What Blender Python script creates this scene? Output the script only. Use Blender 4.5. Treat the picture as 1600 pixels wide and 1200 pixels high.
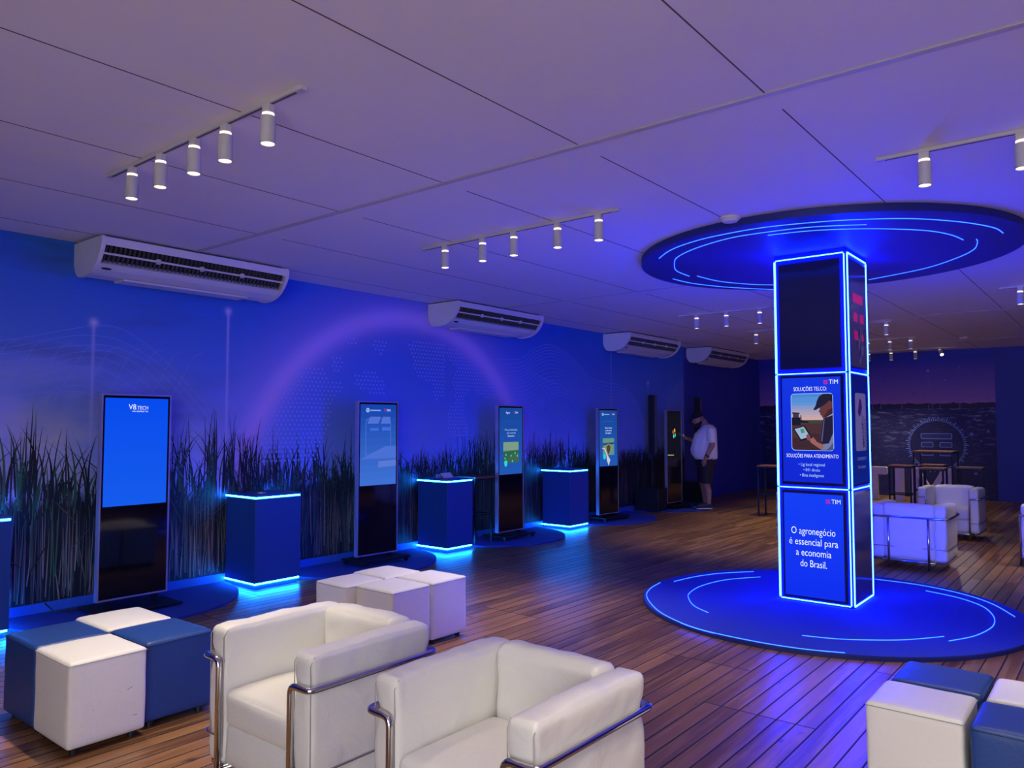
import bpy, bmesh, math, random
from mathutils import Vector, Matrix, noise
R=math.radians; PI=math.pi
random.seed(7)
sc=bpy.context.scene
for o in list(bpy.data.objects): bpy.data.objects.remove(o)
C=sc.collection
H=3.19; WX=-7.14; YB=18.6

# ---------------- camera, world, exposure
cam=bpy.data.cameras.new('camera'); cam.sensor_width=36; cam.lens=26.73; cam.clip_end=200
co=bpy.data.objects.new('camera',cam); C.objects.link(co)
co.location=(0,0,1.6); co.rotation_euler=(R(92.987),0,R(39.02)); sc.camera=co
sc.view_settings.view_transform='Standard'; sc.view_settings.look='None'
sc.view_settings.gamma=1; sc.view_settings.exposure=0.08; sc.view_settings.use_curve_mapping=False
w=bpy.data.worlds.new('world'); sc.world=w; w.use_nodes=True
w.node_tree.nodes['Background'].inputs[0].default_value=(0.87,0.85,0.84,1)
w.node_tree.nodes['Background'].inputs[1].default_value=4.9
SPOT_W=60.0; LEDC=(0.004,0.018,1.0); LED_S=138.0; PED_S=120.0

# ---------------- materials
def srgb(r,g,b):
    f=lambda c:(c/255/12.92) if c<=10 else ((c/255+.055)/1.055)**2.4
    return (f(r),f(g),f(b))
class V:
    """tiny node expression helper"""
    def __init__(s,nt,sock): s.nt=nt; s.s=sock
    def _m(s,op,*a):
        n=s.nt.nodes.new('ShaderNodeMath'); n.operation=op
        for i,x in enumerate((s,)+a):
            if isinstance(x,V): s.nt.links.new(x.s,n.inputs[i])
            else: n.inputs[i].default_value=x
        return V(s.nt,n.outputs[0])
    def __add__(s,o): return s._m('ADD',o)
    def __sub__(s,o): return s._m('SUBTRACT',o)
    def __mul__(s,o): return s._m('MULTIPLY',o)
    def __truediv__(s,o): return s._m('DIVIDE',o)
    def pw(s,o): return s._m('POWER',o)
    def ab(s): return s._m('ABSOLUTE')
    def sqrt(s): return s._m('SQRT')
    def frac(s): return s._m('FRACT')
    def floor(s): return s._m('FLOOR')
    def lt(s,o): return s._m('LESS_THAN',o)
    def gt(s,o): return s._m('GREATER_THAN',o)
    def exp(s): return s._m('EXPONENT')
    def sat(s):
        n=s.nt.nodes.new('ShaderNodeClamp'); s.nt.links.new(s.s,n.inputs[0]); return V(s.nt,n.outputs[0])
def mix(nt,f,a,b):
    n=nt.nodes.new('ShaderNodeMix'); n.data_type='RGBA'
    for i,x in ((0,f),(6,a),(7,b)):
        if isinstance(x,V): nt.links.new(x.s,n.inputs[i])
        elif i==0: n.inputs[0].default_value=x
        else: n.inputs[i].default_value=tuple(x)+(1,)
    return V(nt,n.outputs[2])
def comb(nt,x,y,z):
    n=nt.nodes.new('ShaderNodeCombineXYZ')
    for i,v in enumerate((x,y,z)):
        if isinstance(v,V): nt.links.new(v.s,n.inputs[i])
        else: n.inputs[i].default_value=v
    return V(nt,n.outputs[0])
def xyz(nt):
    t=nt.nodes.new('ShaderNodeTexCoord'); s=nt.nodes.new('ShaderNodeSeparateXYZ')
    nt.links.new(t.outputs['Object'],s.inputs[0]); return [V(nt,s.outputs[i]) for i in range(3)]
def nz(nt,vec,scale,detail=3,rough=.5):
    n=nt.nodes.new('ShaderNodeTexNoise'); n.inputs['Scale'].default_value=scale
    n.inputs['Detail'].default_value=detail; n.inputs['Roughness'].default_value=rough
    if vec is None:
        t=nt.nodes.new('ShaderNodeTexCoord'); nt.links.new(t.outputs['Object'],n.inputs['Vector'])
    else: nt.links.new(vec.s,n.inputs['Vector'])
    return V(nt,n.outputs[0])
def bump(nt,b,h,strength,dist=.01):
    n=nt.nodes.new('ShaderNodeBump'); n.inputs['Strength'].default_value=strength; n.inputs['Distance'].default_value=dist
    nt.links.new(h.s,n.inputs['Height']); nt.links.new(n.outputs[0],b.inputs['Normal'])
def mat(name,col=(.5,.5,.5),rough=.5,metal=0,em=None,es=1,coat=0,spec=None,nzc=0,nzs=6,bmp=0,bs=40):
    m=bpy.data.materials.new(name); m.use_nodes=True; nt=m.node_tree; b=nt.nodes['Principled BSDF']
    b.inputs['Base Color'].default_value=tuple(col)+(1,); b.inputs['Roughness'].default_value=rough
    b.inputs['Metallic'].default_value=metal; b.inputs['Coat Weight'].default_value=coat
    if spec is not None: b.inputs['Specular IOR Level'].default_value=spec
    if em: b.inputs['Emission Color'].default_value=tuple(em)+(1,); b.inputs['Emission Strength'].default_value=es
    if nzc:
        f=nz(nt,None,nzs,4); c=mix(nt,f,[x*(1-nzc) for x in col],[min(1,x*(1+nzc)) for x in col]); nt.links.new(c.s,b.inputs['Base Color'])
    if bmp: bump(nt,b,nz(nt,None,bs,3),bmp)
    return m
M={}
M['ceiling']=mat('ceiling_paint',(.80,.76,.78),.75,nzc=.03,nzs=1.2)
M['groove']=mat('ceiling_groove',(.10,.09,.09),.8)
M['batten']=mat('joint_batten',(.55,.52,.52),.6)
M['navy']=mat('navy_paint',(.035,.055,.42),.6,nzc=.06,nzs=2)
M['skirt']=mat('skirting_blue',(.03,.13,.55),.5)
M['leather']=mat('white_leather',(.80,.79,.75),.48,nzc=.03,nzs=5,bmp=.12,bs=60)
def wrinkle(m,sc1=9.0,st=.14):
    nt=m.node_tree; b=nt.nodes['Principled BSDF']; a=nz(nt,None,sc1,4,.55); a.s.node.inputs['Distortion'].default_value=1.6
    f=nz(nt,None,70,2); k=nz(nt,None,2.2,2)
    bump(nt,b,a*k*1.6+f*.05,st,.03)
wrinkle(M['leather'])
M['soft_leather']=mat('soft_white_leather',(.80,.79,.75),.45,nzc=.03,nzs=5)
wrinkle(M['soft_leather'],7.0,.24)
M['leather_seam']=mat('leather_seam',(.42,.41,.38),.6)
M['blue_leather']=mat('blue_leather',(.016,.058,.25),.42,nzc=.12,nzs=5,bmp=.12,bs=60)
M['chrome']=mat('chrome',(.62,.62,.63),.10,1)
M['silver']=mat('brushed_silver',(.50,.47,.56),.35,.6)
M['black']=mat('black_plastic',(.012,.012,.014),.45)
M['blackmetal']=mat('black_metal',(.012,.012,.015),.35,.3)
M['glass_black']=mat('black_glass',(.006,.006,.009),.06,0)
M['whiteplastic']=mat('white_plastic',(.74,.72,.74),.42)
M['lampgrey']=mat('lamp_white_paint',(.55,.53,.55),.4)
M['ac_fin']=mat('vent_fins',(.10,.10,.12),.5)
M['ac_dark']=mat('vent_dark',(.01,.01,.012),.8)
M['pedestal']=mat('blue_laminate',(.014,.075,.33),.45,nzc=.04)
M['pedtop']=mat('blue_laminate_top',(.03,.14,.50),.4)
M['carpet']=mat('blue_carpet',(.022,.05,.30),.95,nzc=.25,nzs=60,bmp=.4,bs=250)
M['disc']=mat('canopy_blue_paint',(.012,.02,.21),.55)
M['led']=mat('led_blue',(.1,.2,.6),.5,em=LEDC,es=LED_S)
M['ledthin']=mat('led_blue_thin',(.1,.2,.6),.5,em=(.006,.035,1.0),es=14)
M['ledcyan']=mat('led_cyan',(.1,.3,.6),.5,em=(.006,.20,1.0),es=PED_S)
M['lens']=mat('lamp_lens',(1,.9,.8),.4,em=(1,.80,.55),es=6)
M['ringglow']=mat('lamp_ring_glow',(1,.9,.8),.4,em=(1,.78,.55),es=1.3)
M['woodtop']=mat('stool_wood',(.20,.075,.045),.35,nzc=.3,nzs=18)
M['paper']=mat('paper',(.75,.75,.78),.7)
M['skin']=mat('skin',(.36,.19,.14),.5)
M['beard']=mat('beard_hair',(.02,.013,.012),.8)
M['tshirt']=mat('white_cotton',(.84,.82,.86),.9,bmp=.3,bs=25)
M['shorts']=mat('black_cotton',(.012,.012,.02),.85)
M['shoe']=mat('shoe_mesh',(.02,.022,.04),.8)
M['sole']=mat('shoe_sole',(.6,.58,.62),.6)
M['letters']=mat('letter_white',(.86,.83,.86),.5)
M['textfaint']=mat('text_faint',(.1,.1,.1),.3,em=(.20,.25,.55),es=.5)
def wood():
    m=mat('deck_wood',(.2,.09,.05),.3); nt=m.node_tree; b=nt.nodes['Principled BSDF']
    x,y,z=xyz(nt); P=.104
    u=(x+50.0)/P; i=u.floor(); fu=u.frac()
    wn=nt.nodes.new('ShaderNodeTexWhiteNoise'); wn.noise_dimensions='2D'
    L=1.9
    grp=((x+50.0)/(P*6)).floor()
    v=(y+50.0)/L+grp*.37+(i*.5).frac()*.0; j=v.floor(); fv=v.frac()
    nt.links.new(comb(nt,i,j,0).s,wn.inputs['Vector']); rnd=V(nt,wn.outputs[0])
    gap=((fu-.5).ab().gt(.455)+((fv-.5).ab().gt(.4975))).sat()
    g=nz(nt,comb(nt,x*34.0,y*1.6,rnd*20.0),1.0,5,.65)
    g2=nz(nt,comb(nt,x*5.0,y*1.1,rnd*9.0),1.0,3,.6)
    c=mix(nt,rnd,(.095,.038,.015),(.31,.145,.050))
    c=mix(nt,((g-.45)*2.2).sat(),c,(.50,.27,.10))
    c=mix(nt,((g2-.55)*4.0).sat()*.6,c,(.055,.018,.012))
    kn=nz(nt,comb(nt,x*1.0,y*.5,3.0),9.0,2,.5)
    c=mix(nt,((kn-.68)*14.0).sat()*.8,c,(.02,.008,.006))
    c=mix(nt,gap,c,(.004,.003,.003))
    nt.links.new(c.s,b.inputs['Base Color'])
    ro=g*.30+.13+gap*.4+g2*.12
    nt.links.new(ro.s,b.inputs['Roughness'])
    crown=((fu-.5).ab().pw(4.0)*-6.0)
    bump(nt,b,crown-gap*.6+g*.14+(rnd*.15),.5,.006)
    return m
M['wood']=wood()
def glow(nt,y,z,cy,cz,r,amp):
    d=((y-cy)*(y-cy)+(z-cz)*(z-cz))/(-r*r); return d.exp()*amp
def mural_left():
    m=mat('mural_sky_print',(.1,.2,.6),.6); nt=m.node_tree; b=nt.nodes['Principled BSDF']
    x,y,z=xyz(nt)
    n1=nz(nt,comb(nt,0.0,y*.45,z*.9),1.4,5,.55); n2=nz(nt,comb(nt,5.0,y*.3,z*1.4),2.2,4,.5)
    t=((z-.9)/2.2).sat()
    c=mix(nt,t,(.20,.33,.95),(.012,.13,.66))
    # cloud bank at the left end of the print, fading towards the globe
    left=((y*-1.0+4.9)/2.4).sat()
    cl=left*(((z*-1.0+2.35)/.9).sat())*((n1-.32)*4.0).sat()
    c=mix(nt,cl*.9,c,(.66,.60,.74))
    low=((z*-1.0+1.9)/.9).sat()*((n2-.3)*2.5).sat()
    c=mix(nt,low*.35,c,(.45,.42,.85))
    # dark haze blotches
    c=mix(nt,left*((n2-.52)*5.0).sat()*.6,c,(.03,.05,.20))
    # globe interior + halo ring
    cy,cz,rr=6.72,.48,2.45
    d=((y-cy)*(y-cy)+(z-cz)*(z-cz)).sqrt()
    inn=(d.lt(rr))*((z-.9)/1.2).sat()*.0
    halo=(((d-rr)/.13).pw(2.0)*-1.0).exp()*.68+((((d-rr-.08)/.38).pw(2.0)*-1.0).exp()*.32)
    c=mix(nt,halo.sat(),c,(.62,.42,.95))
    # second, faint mound right of the globe
    for (yy,zt,wd,am) in ((2.89,2.50,.014,.55),(4.19,2.75,.014,.7),(11.62,2.9,.010,.45),(12.95,2.38,.010,.4)):
        ray=((((y-yy)/wd).pw(2.0)*-1.0).exp())*((z*-1.0+zt)/.04).sat()*am
        ray=ray*(((z-1.0)/1.6).sat()*.5+.5)
        c=mix(nt,ray.sat(),c,(.62,.55,.95))
        if zt<2.8: c=mix(nt,glow(nt,y,z,yy,zt,.035,.8).sat(),c,(.75,.7,1))
    # far end mound tint
    d2=(((y-14.6)/1.15).pw(2.0)+((z-1.2)/1.3).pw(2.0)).sqrt()
    c=mix(nt,(d2.lt(1.0))*.35,c,(.22,.30,.62))
    # reed thicket at the bottom: dark with vertical stalk streaks
    e=nz(nt,comb(nt,0.0,y*9.0,z*.7),1.0,4,.7)
    edge=(z*-1.0+1.02+(e-.5)*.55); mk=(edge*9.0).sat()
    s1=nz(nt,comb(nt,0.0,y*46.0,z*1.6),1.0,4,.65); s2=nz(nt,comb(nt,2.0,y*24.0,z*3.5),1.0,4,.7)
    dk=mix(nt,((s1-.5)*4.0).sat(),(.006,.007,.012),(.09,.075,.10))
    dk=mix(nt,((s2-.56)*5.0).sat()*((z-.55)*3.0).sat(),dk,(.012,.06,.035))
    c=mix(nt,mk,c,dk)
    nt.links.new(c.s,b.inputs['Base Color'])
    return m
def mural_back():
    m=mat('mural_field_print',(.1,.1,.3),.6); nt=m.node_tree; b=nt.nodes['Principled BSDF']
    x,y,z=xyz(nt)
    t=((z-2.05)/.95).sat()
    c=mix(nt,t.pw(.7),(.42,.18,.50),(.03,.045,.50))
    hz=nz(nt,comb(nt,x*6.0,0.0,0.0),1.0,4,.6)
    line=(z-(hz*.14+1.97)).lt(0.0)
    n1=nz(nt,comb(nt,x*3.0,1.0,z*16.0),1.0,6,.7); n2=nz(nt,comb(nt,x*7.0,4.0,z*30.0),1.0,4,.7)
    f=mix(nt,((n1-.53)*7.0).sat()*((z-.7)/1.2).sat(),(.016,.018,.12),(.32,.32,.75))
    f=mix(nt,((n2-.58)*7.0).sat()*.5,f,(.24,.20,.50))
    ridge=(z-(hz*.14+1.86)).gt(0.0)
    f=mix(nt,ridge,f,(.02,.02,.07))
    c=mix(nt,line,c,f)
    d=((x+3.25)*(x+3.25)+(z-1.14)*(z-1.14)).sqrt()
    c=mix(nt,d.lt(.52)*.85,c,(.010,.012,.10))
    sp=nz(nt,comb(nt,x*30.0,2.0,z*30.0),1.0,2,.5); sm=nz(nt,comb(nt,x*1.3,6.0,z*2.0),1.0,2,.5)
    c=mix(nt,((sp-.70)*18.0).sat()*((sm-.48)*6.0).sat()*.8,c,(.45,.4,.9))
    nt.links.new(c.s,b.inputs['Base Color'])
    return m
M['mural_left']=mural_left(); M['mural_back']=mural_back()
def vcol_mat(name,emit=0,rough=.6):
    m=bpy.data.materials.new(name); m.use_nodes=True; nt=m.node_tree; b=nt.nodes['Principled BSDF']
    a=nt.nodes.new('ShaderNodeAttribute'); a.attribute_name='Col'
    b.inputs['Roughness'].default_value=rough
    if emit:
        b.inputs['Base Color'].default_value=(.01,.01,.01,1); b.inputs['Roughness'].default_value=.12; b.inputs['Specular IOR Level'].default_value=.12
        nt.links.new(a.outputs['Color'],b.inputs['Emission Color']); b.inputs['Emission Strength'].default_value=emit
    else: nt.links.new(a.outputs['Color'],b.inputs['Base Color'])
    return m
M['print']=vcol_mat('printed_ink'); M['display']=vcol_mat('display_picture',1.0); M['display_dim']=vcol_mat('display_picture_dim',.45)
def alpha_mat(name,col,a):
    m=mat(name,col,.6); m.node_tree.nodes['Principled BSDF'].inputs['Alpha'].default_value=a; return m
M['dots']=mat('pale_dot_ink',(.34,.46,1.0),.6); M['lines']=mat('pale_line_ink',(.28,.38,1.0),.6)
M['text']=mat('text_glow',(.1,.1,.1),.3,em=(.85,.93,1.0),es=1.0)
M['textdim']=mat('text_glow_soft',(.1,.1,.1),.3,em=(.45,.70,.95),es=.9)
M['red']=mat('mark_glow_red',(.1,.02,.02),.3,em=(.62,.02,.14),es=1.0)
M['ink_ring']=mat('ring_ink',(.16,.22,.75),.6)

# ---------------- mesh helpers
def link(name,bm,m,parent=None,smooth=False,mats=None):
    me=bpy.data.meshes.new(name); bm.normal_update(); bm.to_mesh(me); bm.free()
    if smooth:
        for p in me.polygons: p.use_smooth=True
    for k in (mats or [m]): me.materials.append(k)
    o=bpy.data.objects.new(name,me); C.objects.link(o)
    if parent: o.parent=parent
    return o
def tag(o,label=None,cat=None,group=None,kind=None):
    if label: o['label']=label
    if cat: o['category']=cat
    if group: o['group']=group
    if kind: o['kind']=kind
    return o
def thing(name,label,cat,loc=(0,0,0),rz=0,group=None):
    o=bpy.data.objects.new(name,None); C.objects.link(o); o.location=loc; o.rotation_euler=(0,0,rz); o.empty_display_size=.1
    return tag(o,label,cat,group)
def dup(root,loc,rz=0,label=None,group=None):
    def cp(o,p):
        c=o.copy(); C.objects.link(c)
        if p: c.parent=p
        for ch in kids[o.name]: cp(ch,c)
        return c
    kids={}
    for o in bpy.data.objects: kids.setdefault(o.name,[])
    for o in bpy.data.objects:
        if o.parent: kids[o.parent.name].append(o)
    r=cp(root,None); r.location=loc; r.rotation_euler=(0,0,rz)
    if label: r['label']=label
    if group: r['group']=group
    return r
def box(bm,x0,x1,y0,y1,z0,z1,bev=0,seg=2,M4=None):
    r=bmesh.ops.create_cube(bm,size=1); vs=r['verts']
    for v in vs: v.co=Vector(((x0+x1)/2+v.co.x*(x1-x0),(y0+y1)/2+v.co.y*(y1-y0),(z0+z1)/2+v.co.z*(z1-z0)))
    if bev:
        es=list({e for v in vs for e in v.link_edges})
        r=bmesh.ops.bevel(bm,geom=es,offset=bev,segments=seg,affect='EDGES',profile=.5); vs=list({v for f in r['faces'] for v in f.verts}|{v for v in vs if v.is_valid})
    if M4 is not None:
        for v in vs: v.co=M4@v.co
    return vs
def B(*a,**k):
    bm=bmesh.new(); box(bm,*a,**k); return bm
def cyl(bm,p0,p1,r0,r1=None,n=20,cap=True):
    p0=Vector(p0);p1=Vector(p1);d=p1-p0; r1=r0 if r1 is None else r1
    q=d.to_track_quat('Z','Y').to_matrix()
    a=[bm.verts.new(p0+q@Vector((math.cos(t)*r0,math.sin(t)*r0,0))) for t in [2*PI*i/n for i in range(n)]]
    b=[bm.verts.new(p1+q@Vector((math.cos(t)*r1,math.sin(t)*r1,0))) for t in [2*PI*i/n for i in range(n)]]
    for i in range(n): bm.faces.new((a[i],a[(i+1)%n],b[(i+1)%n],b[i]))
    if cap: bm.faces.new(a[::-1]); bm.faces.new(b)
def CY(*a,**k):
    bm=bmesh.new(); cyl(bm,*a,**k); return bm
def fillet(pts,r,n=5):
    P=[Vector(p) for p in pts]; out=[P[0]]
    for i in range(1,len(P)-1):
        a=(P[i-1]-P[i]); b=(P[i+1]-P[i]); k=min(r,a.length*.49,b.length*.49)
        s=P[i]+a.normalized()*k; e=P[i]+b.normalized()*k
        for j in range(n+1):
            t=j/n; out.append((1-t)**2*s+2*t*(1-t)*P[i]+t*t*e)
    out.append(P[-1]); return out
def sweep(bm,pts,r,n=10,closed=False):
    P=[Vector(p) for p in pts]; rings=[]; N=len(P); up=None
    for i in range(N):
        if closed: d=(P[(i+1)%N]-P[i-1]).normalized()
        else: d=(P[min(i+1,N-1)]-P[max(i-1,0)]).normalized()
        if up is None: up=d.orthogonal().normalized()
        up=(up-d*up.dot(d)).normalized(); s=d.cross(up)
        rr=r[i] if isinstance(r,(list,tuple)) else r
        rings.append([bm.verts.new(P[i]+(up*math.cos(2*PI*k/n)+s*math.sin(2*PI*k/n))*rr) for k in range(n)])
    for i in range(N if closed else N-1):
        a=rings[i]; b=rings[(i+1)%N]
        for k in range(n): bm.faces.new((a[k],a[(k+1)%n],b[(k+1)%n],b[k]))
    if not closed: bm.faces.new(rings[0][::-1]); bm.faces.new(rings[-1])
def cushion(bm,c,s,r=.03,puff=(0,0,0),n=12,wr=0,seed=0,wf=9):
    """padded box: rounded edges, bulging faces, soft wrinkles"""
    h=[k/2 for k in s]; c=Vector(c)
    ns=[max(4,int(n*k/max(s))) for k in s]
    cache={}
    def vert(p):
        k=(round(p[0],5),round(p[1],5),round(p[2],5))
        if k in cache: return cache[k]
        q=Vector(p); inner=Vector([max(-(h[i]-r),min(h[i]-r,q[i])) for i in range(3)]); d=q-inner
        if d.length>1e-9: nrm=d.normalized(); q=inner+nrm*min(r,d.length) if d.length>r else q
        else: nrm=Vector((0,0,0))
        u=[p[i]/h[i] for i in range(3)]
        for a in range(3):
            if abs(abs(u[a])-1)<1e-6:
                o=[i for i in range(3) if i!=a]
                b=max(0,(1-u[o[0]]**2))**.6*max(0,(1-u[o[1]]**2))**.6*puff[a]
                q[a]+=math.copysign(b,u[a])
        if wr and nrm.length>0:
            pp=q*wf+Vector((seed*3.1,seed*1.7,seed)); st=Vector((pp.x*.5,pp.y*.5,pp.z*2.2)) if s[0]>s[2] else pp
            t=noise.noise(st)+.5*noise.noise(pp*2.3)
            ed=max(abs(u[0]),abs(u[1]),abs(u[2]))
            q+=nrm*t*wr
        v=bm.verts.new(c+q); cache[k]=v; return v
    def spaced(i):
        # denser rows near edges
        m=ns[i]; return [-h[i]+2*h[i]*(.5-.5*math.cos(PI*(.12+.76*k/m)) - (.5-.5*math.cos(PI*.12)))/((.5-.5*math.cos(PI*.88))-(.5-.5*math.cos(PI*.12))) for k in range(m+1)]
    G=[]
    for i in range(3):
        g=spaced(i); g=[-h[i],-h[i]+r*.35]+[x for x in g[1:-1] if abs(x)<h[i]-r*.5]+[h[i]-r*.35,h[i]]
        G.append(g)
    for a in range(3):
        o=[i for i in range(3) if i!=a]
        for sg in (-1,1):
            for i in range(len(G[o[0]])-1):
                for j in range(len(G[o[1]])-1):
                    q=[]
                    for (ii,jj) in ((i,j),(i+1,j),(i+1,j+1),(i,j+1)):
                        p=[0,0,0]; p[a]=sg*h[a]; p[o[0]]=G[o[0]][ii]; p[o[1]]=G[o[1]][jj]; q.append(vert(p))
                    if len(set(q))==4:
                        try: bm.faces.new(q)
                        except ValueError: pass
    bmesh.ops.recalc_face_normals(bm,faces=bm.faces)
def poly_mesh(name,polys,frame,m,parent,step=.0005,base=.001):
    """flat coloured shapes printed or shown on a surface; frame(u,v,d)->3D point"""
    bm=bmesh.new(); cl=bm.loops.layers.float_color.new('Col')
    for k,(col,pts) in enumerate(polys):
        d=base+k*step
        f=bm.faces.new([bm.verts.new(frame(u,v,d)) for u,v in pts])
        for l in f.loops: l[cl]=tuple(col)+(1,)
    return link(name,bm,m,parent)
def rrect(u0,u1,v0,v1,r,n=5):
    out=[]
    for (cx,cy,a0) in ((u1-r,v1-r,0),(u0+r,v1-r,90),(u0+r,v0+r,180),(u1-r,v0+r,270)):
        for k in range(n+1):
            a=R(a0+90*k/n); out.append((cx+r*math.cos(a),cy+r*math.sin(a)))
    return out
def ell(cu,cv,ru,rv,n=20,rot=0):
    return [(cu+ru*math.cos(t)*math.cos(rot)-rv*math.sin(t)*math.sin(rot),cv+ru*math.cos(t)*math.sin(rot)+rv*math.sin(t)*math.cos(rot)) for t in [2*PI*i/n for i in range(n)]]
def text(name,s,size,m,parent,M4,align='CENTER',depth=0.0,xs=1.0,w=None):
    cu=bpy.data.curves.new(name,'FONT'); cu.body=s; cu.size=size; cu.align_x=align; cu.align_y='CENTER'; cu.extrude=depth; cu.resolution_u=3; cu.offset=-.006*size if size>.03 else 0
    o=bpy.data.objects.new(name,cu); C.objects.link(o)
    dg=bpy.context.evaluated_depsgraph_get(); me=bpy.data.meshes.new_from_object(o.evaluated_get(dg))
    bpy.data.objects.remove(o)
    if w:
        xx=[v.co.x for v in me.vertices]; xs=w/(max(xx)-min(xx))
    me.transform(M4@Matrix.Diagonal((xs,1,1,1))); me.materials.clear(); me.materials.append(m)
    r=bpy.data.objects.new(name,me); C.objects.link(r); r.parent=parent; return r

# ---------------- setting
X0,X1,Y0=WX,4.0,-3.0
bm=bmesh.new(); box(bm,X0-.2,X1,Y0,YB+.2,-.12,0); tag(link('floor',bm,M['wood']),kind='structure')
bm=bmesh.new(); box(bm,X1,X1+.2,Y0,YB+.2,0,H); tag(link('wall_right_unseen',bm,M['navy']),kind='structure')  # unseen wall, added to keep ambient light out of the rear
bm=bmesh.new(); box(bm,X0-.2,-.6,Y0-.2,Y0,0,H); tag(link('wall_front_unseen',bm,M['navy']),kind='structure')  # unseen part wall, added so the dark screens don't mirror the bright opening
bm=bmesh.new(); box(bm,X0-.2,X1,Y0,YB+.2,H,H+.12); ceil=tag(link('ceiling',bm,M['ceiling']),kind='structure')
bm=bmesh.new()
yj=[3.57-4.46,3.57,8.0,12.45,16.65]
for k,ya in enumerate(yj):
    yb=yj[k+1] if k+1<len(yj) else YB
    for i in range(-4,7):
        x=-1.31-1.08*i
        if x<WX or x>X1: continue
        y0=ya+.22 if k else ya+.03
        box(bm,x-.0035,x+.0035,y0,yb-.02,H-.0015,H+.003)
link('panel_grooves',bm,M['groove'],ceil)
for n,y in enumerate(yj[1:],1):
    bm=bmesh.new(); box(bm,WX,X1,y-.022,y+.022,H-.006,H+.002,.002,1); box(bm,WX,X1,y-.028,y-.023,H-.0015,H+.002)
    tag(link('trim_%d'%n,bm,M['batten']),kind='structure')
# left wall: bare painted wall plus the print
bm=bmesh.new(); box(bm,X0-.2,X0-.004,Y0,YB+.2,0,H); wl=tag(link('wall_left',bm,M['navy']),kind='structure')
link('sky_mural',B(X0-.004,X0,-.5,14.46,.10,H),M['mural_left'],wl)
bm=bmesh.new(); box(bm,X0-.004,X0+.012,-.5,14.46,0,.10,.003,1); tag(link('baseboard_left',bm,M['skirt']),kind='structure')
bm=bmesh.new(); box(bm,X0-.2,X1,YB,YB+.2,0,H); wb=tag(link('wall_back',bm,M['navy']),kind='structure')
link('field_mural',B(X0+.02,-2.14,YB-.004,YB,0,H),M['mural_back'],wb)

# --- printed reeds
bm=bmesh.new(); cl=bm.loops.layers.float_color.new('Col')
rg=random.Random(3)
def tip(y):
    p=[(1.5,1.70),(2.2,1.78),(2.7,1.45),(3.2,1.55),(3.9,1.66),(4.5,1.58),(5.0,1.40),(5.6,1.42),(6.1,1.50),(6.6,1.28),(7.2,1.25),(7.9,1.55),(8.6,1.5),(9.2,1.42),(10,1.45),(11,1.22),(12,1.15),(13.2,1.28),(14.5,1.1)]
    for (a,b),(c,d) in zip(p,p[1:]):
        if a<=y<=c: return b+(d-b)*(y-a)/(c-a)
    return 1.4
def blade(y,z0,z1,w0,lean,bend,col,d,seg=6):
    L=[];Rr=[]
    for i in range(seg+1):
        t=i/seg; yy=y+lean*t+bend*t*t*t; zz=z0+(z1-z0)*(t if bend<.15 else t-.25*abs(bend)*t*t*t)
        ww=w0*(1-t)**.7*(.6+.8*min(1,t*3))+.0012
        L.append(bm.verts.new((WX+d,yy-ww/2,zz)));Rr.append(bm.verts.new((WX+d,yy+ww/2,zz)))
    for i in range(seg):
        f=bm.faces.new((L[i],Rr[i],Rr[i+1],L[i+1]))
        for l in f.loops: l[cl]=tuple(col)+(1,)
n=0
for k in range(2000):
    y=rg.uniform(1.3,14.4); tp=tip(y)*(1+.10*noise.noise(Vector((y*4,0,0))))
    z0=rg.uniform(.75,1.0); q=rg.random()
    z1=z0+(tp-z0)*(rg.random()**.75)*(.75+.35*(noise.noise(Vector((y*3.1,4,0)))+.5)); z1=min(z1,tp+.08,1.9)
    if z1<z0+.1: z1=z0+.15
    g=rg.random(); gl=max(.25,1-(y-2)/4)
    if q<.55: col=(.006,.010,.016)
    elif q<.9: col=(.012+.035*g*gl,.03+.17*g*gl,.02+.06*g*gl)
    else: col=(.04,.035,.04)
    blade(y,z0,min(z1,H),rg.uniform(.006,.021),rg.gauss(0,.035),rg.gauss(0,.07) if q<.7 else rg.gauss(0,.16),col,.0003+.0035*rg.random())
for k in range(150):
    y=rg.uniform(1.3,14.4); tp=tip(y); blade(y,.95,tp*rg.uniform(.92,1.10),rg.uniform(.007,.014),rg.gauss(0,.03),rg.gauss(0,.03),(.008,.012,.02),.0003+.0035*rg.random())
for k in range(1500):
    y=rg.uniform(1.3,14.4); z0=.102+rg.random()**2*.3; z1=z0+rg.uniform(.25,.8); g=rg.random()**.7
    a=.5+.5*g
    col=rg.choice([(.10*a,.075*a,.065*a),(.06*a,.05*a,.06*a),(.16*a,.12*a,.11*a),(.02,.02,.025),(.015,.05,.03)])
    col=tuple(c*(3.0 if y<5 else 2.2 if y<6.5 else 1.4) for c in col)
    blade(y,z0,z1,rg.uniform(.004,.011),rg.gauss(0,.02),0,col,.0003+.0035*rg.random(),3)
for k in range(160):
    y=rg.uniform(1.5,10); z0=rg.uniform(.3,.95); a=rg.uniform(.4,1)
    blade(y,z0,z0+rg.uniform(-.25,.35),rg.uniform(.008,.016),rg.uniform(-.35,.35),0,(.12*a,.085*a,.06*a),.004,3)
for f in bm.faces:
    f.normal_update()
    if f.normal.x<0: f.normal_flip()
    for v in f.verts: v.co.z=max(.101,v.co.z)
link('reed_print',bm,M['print'],wl)
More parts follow.
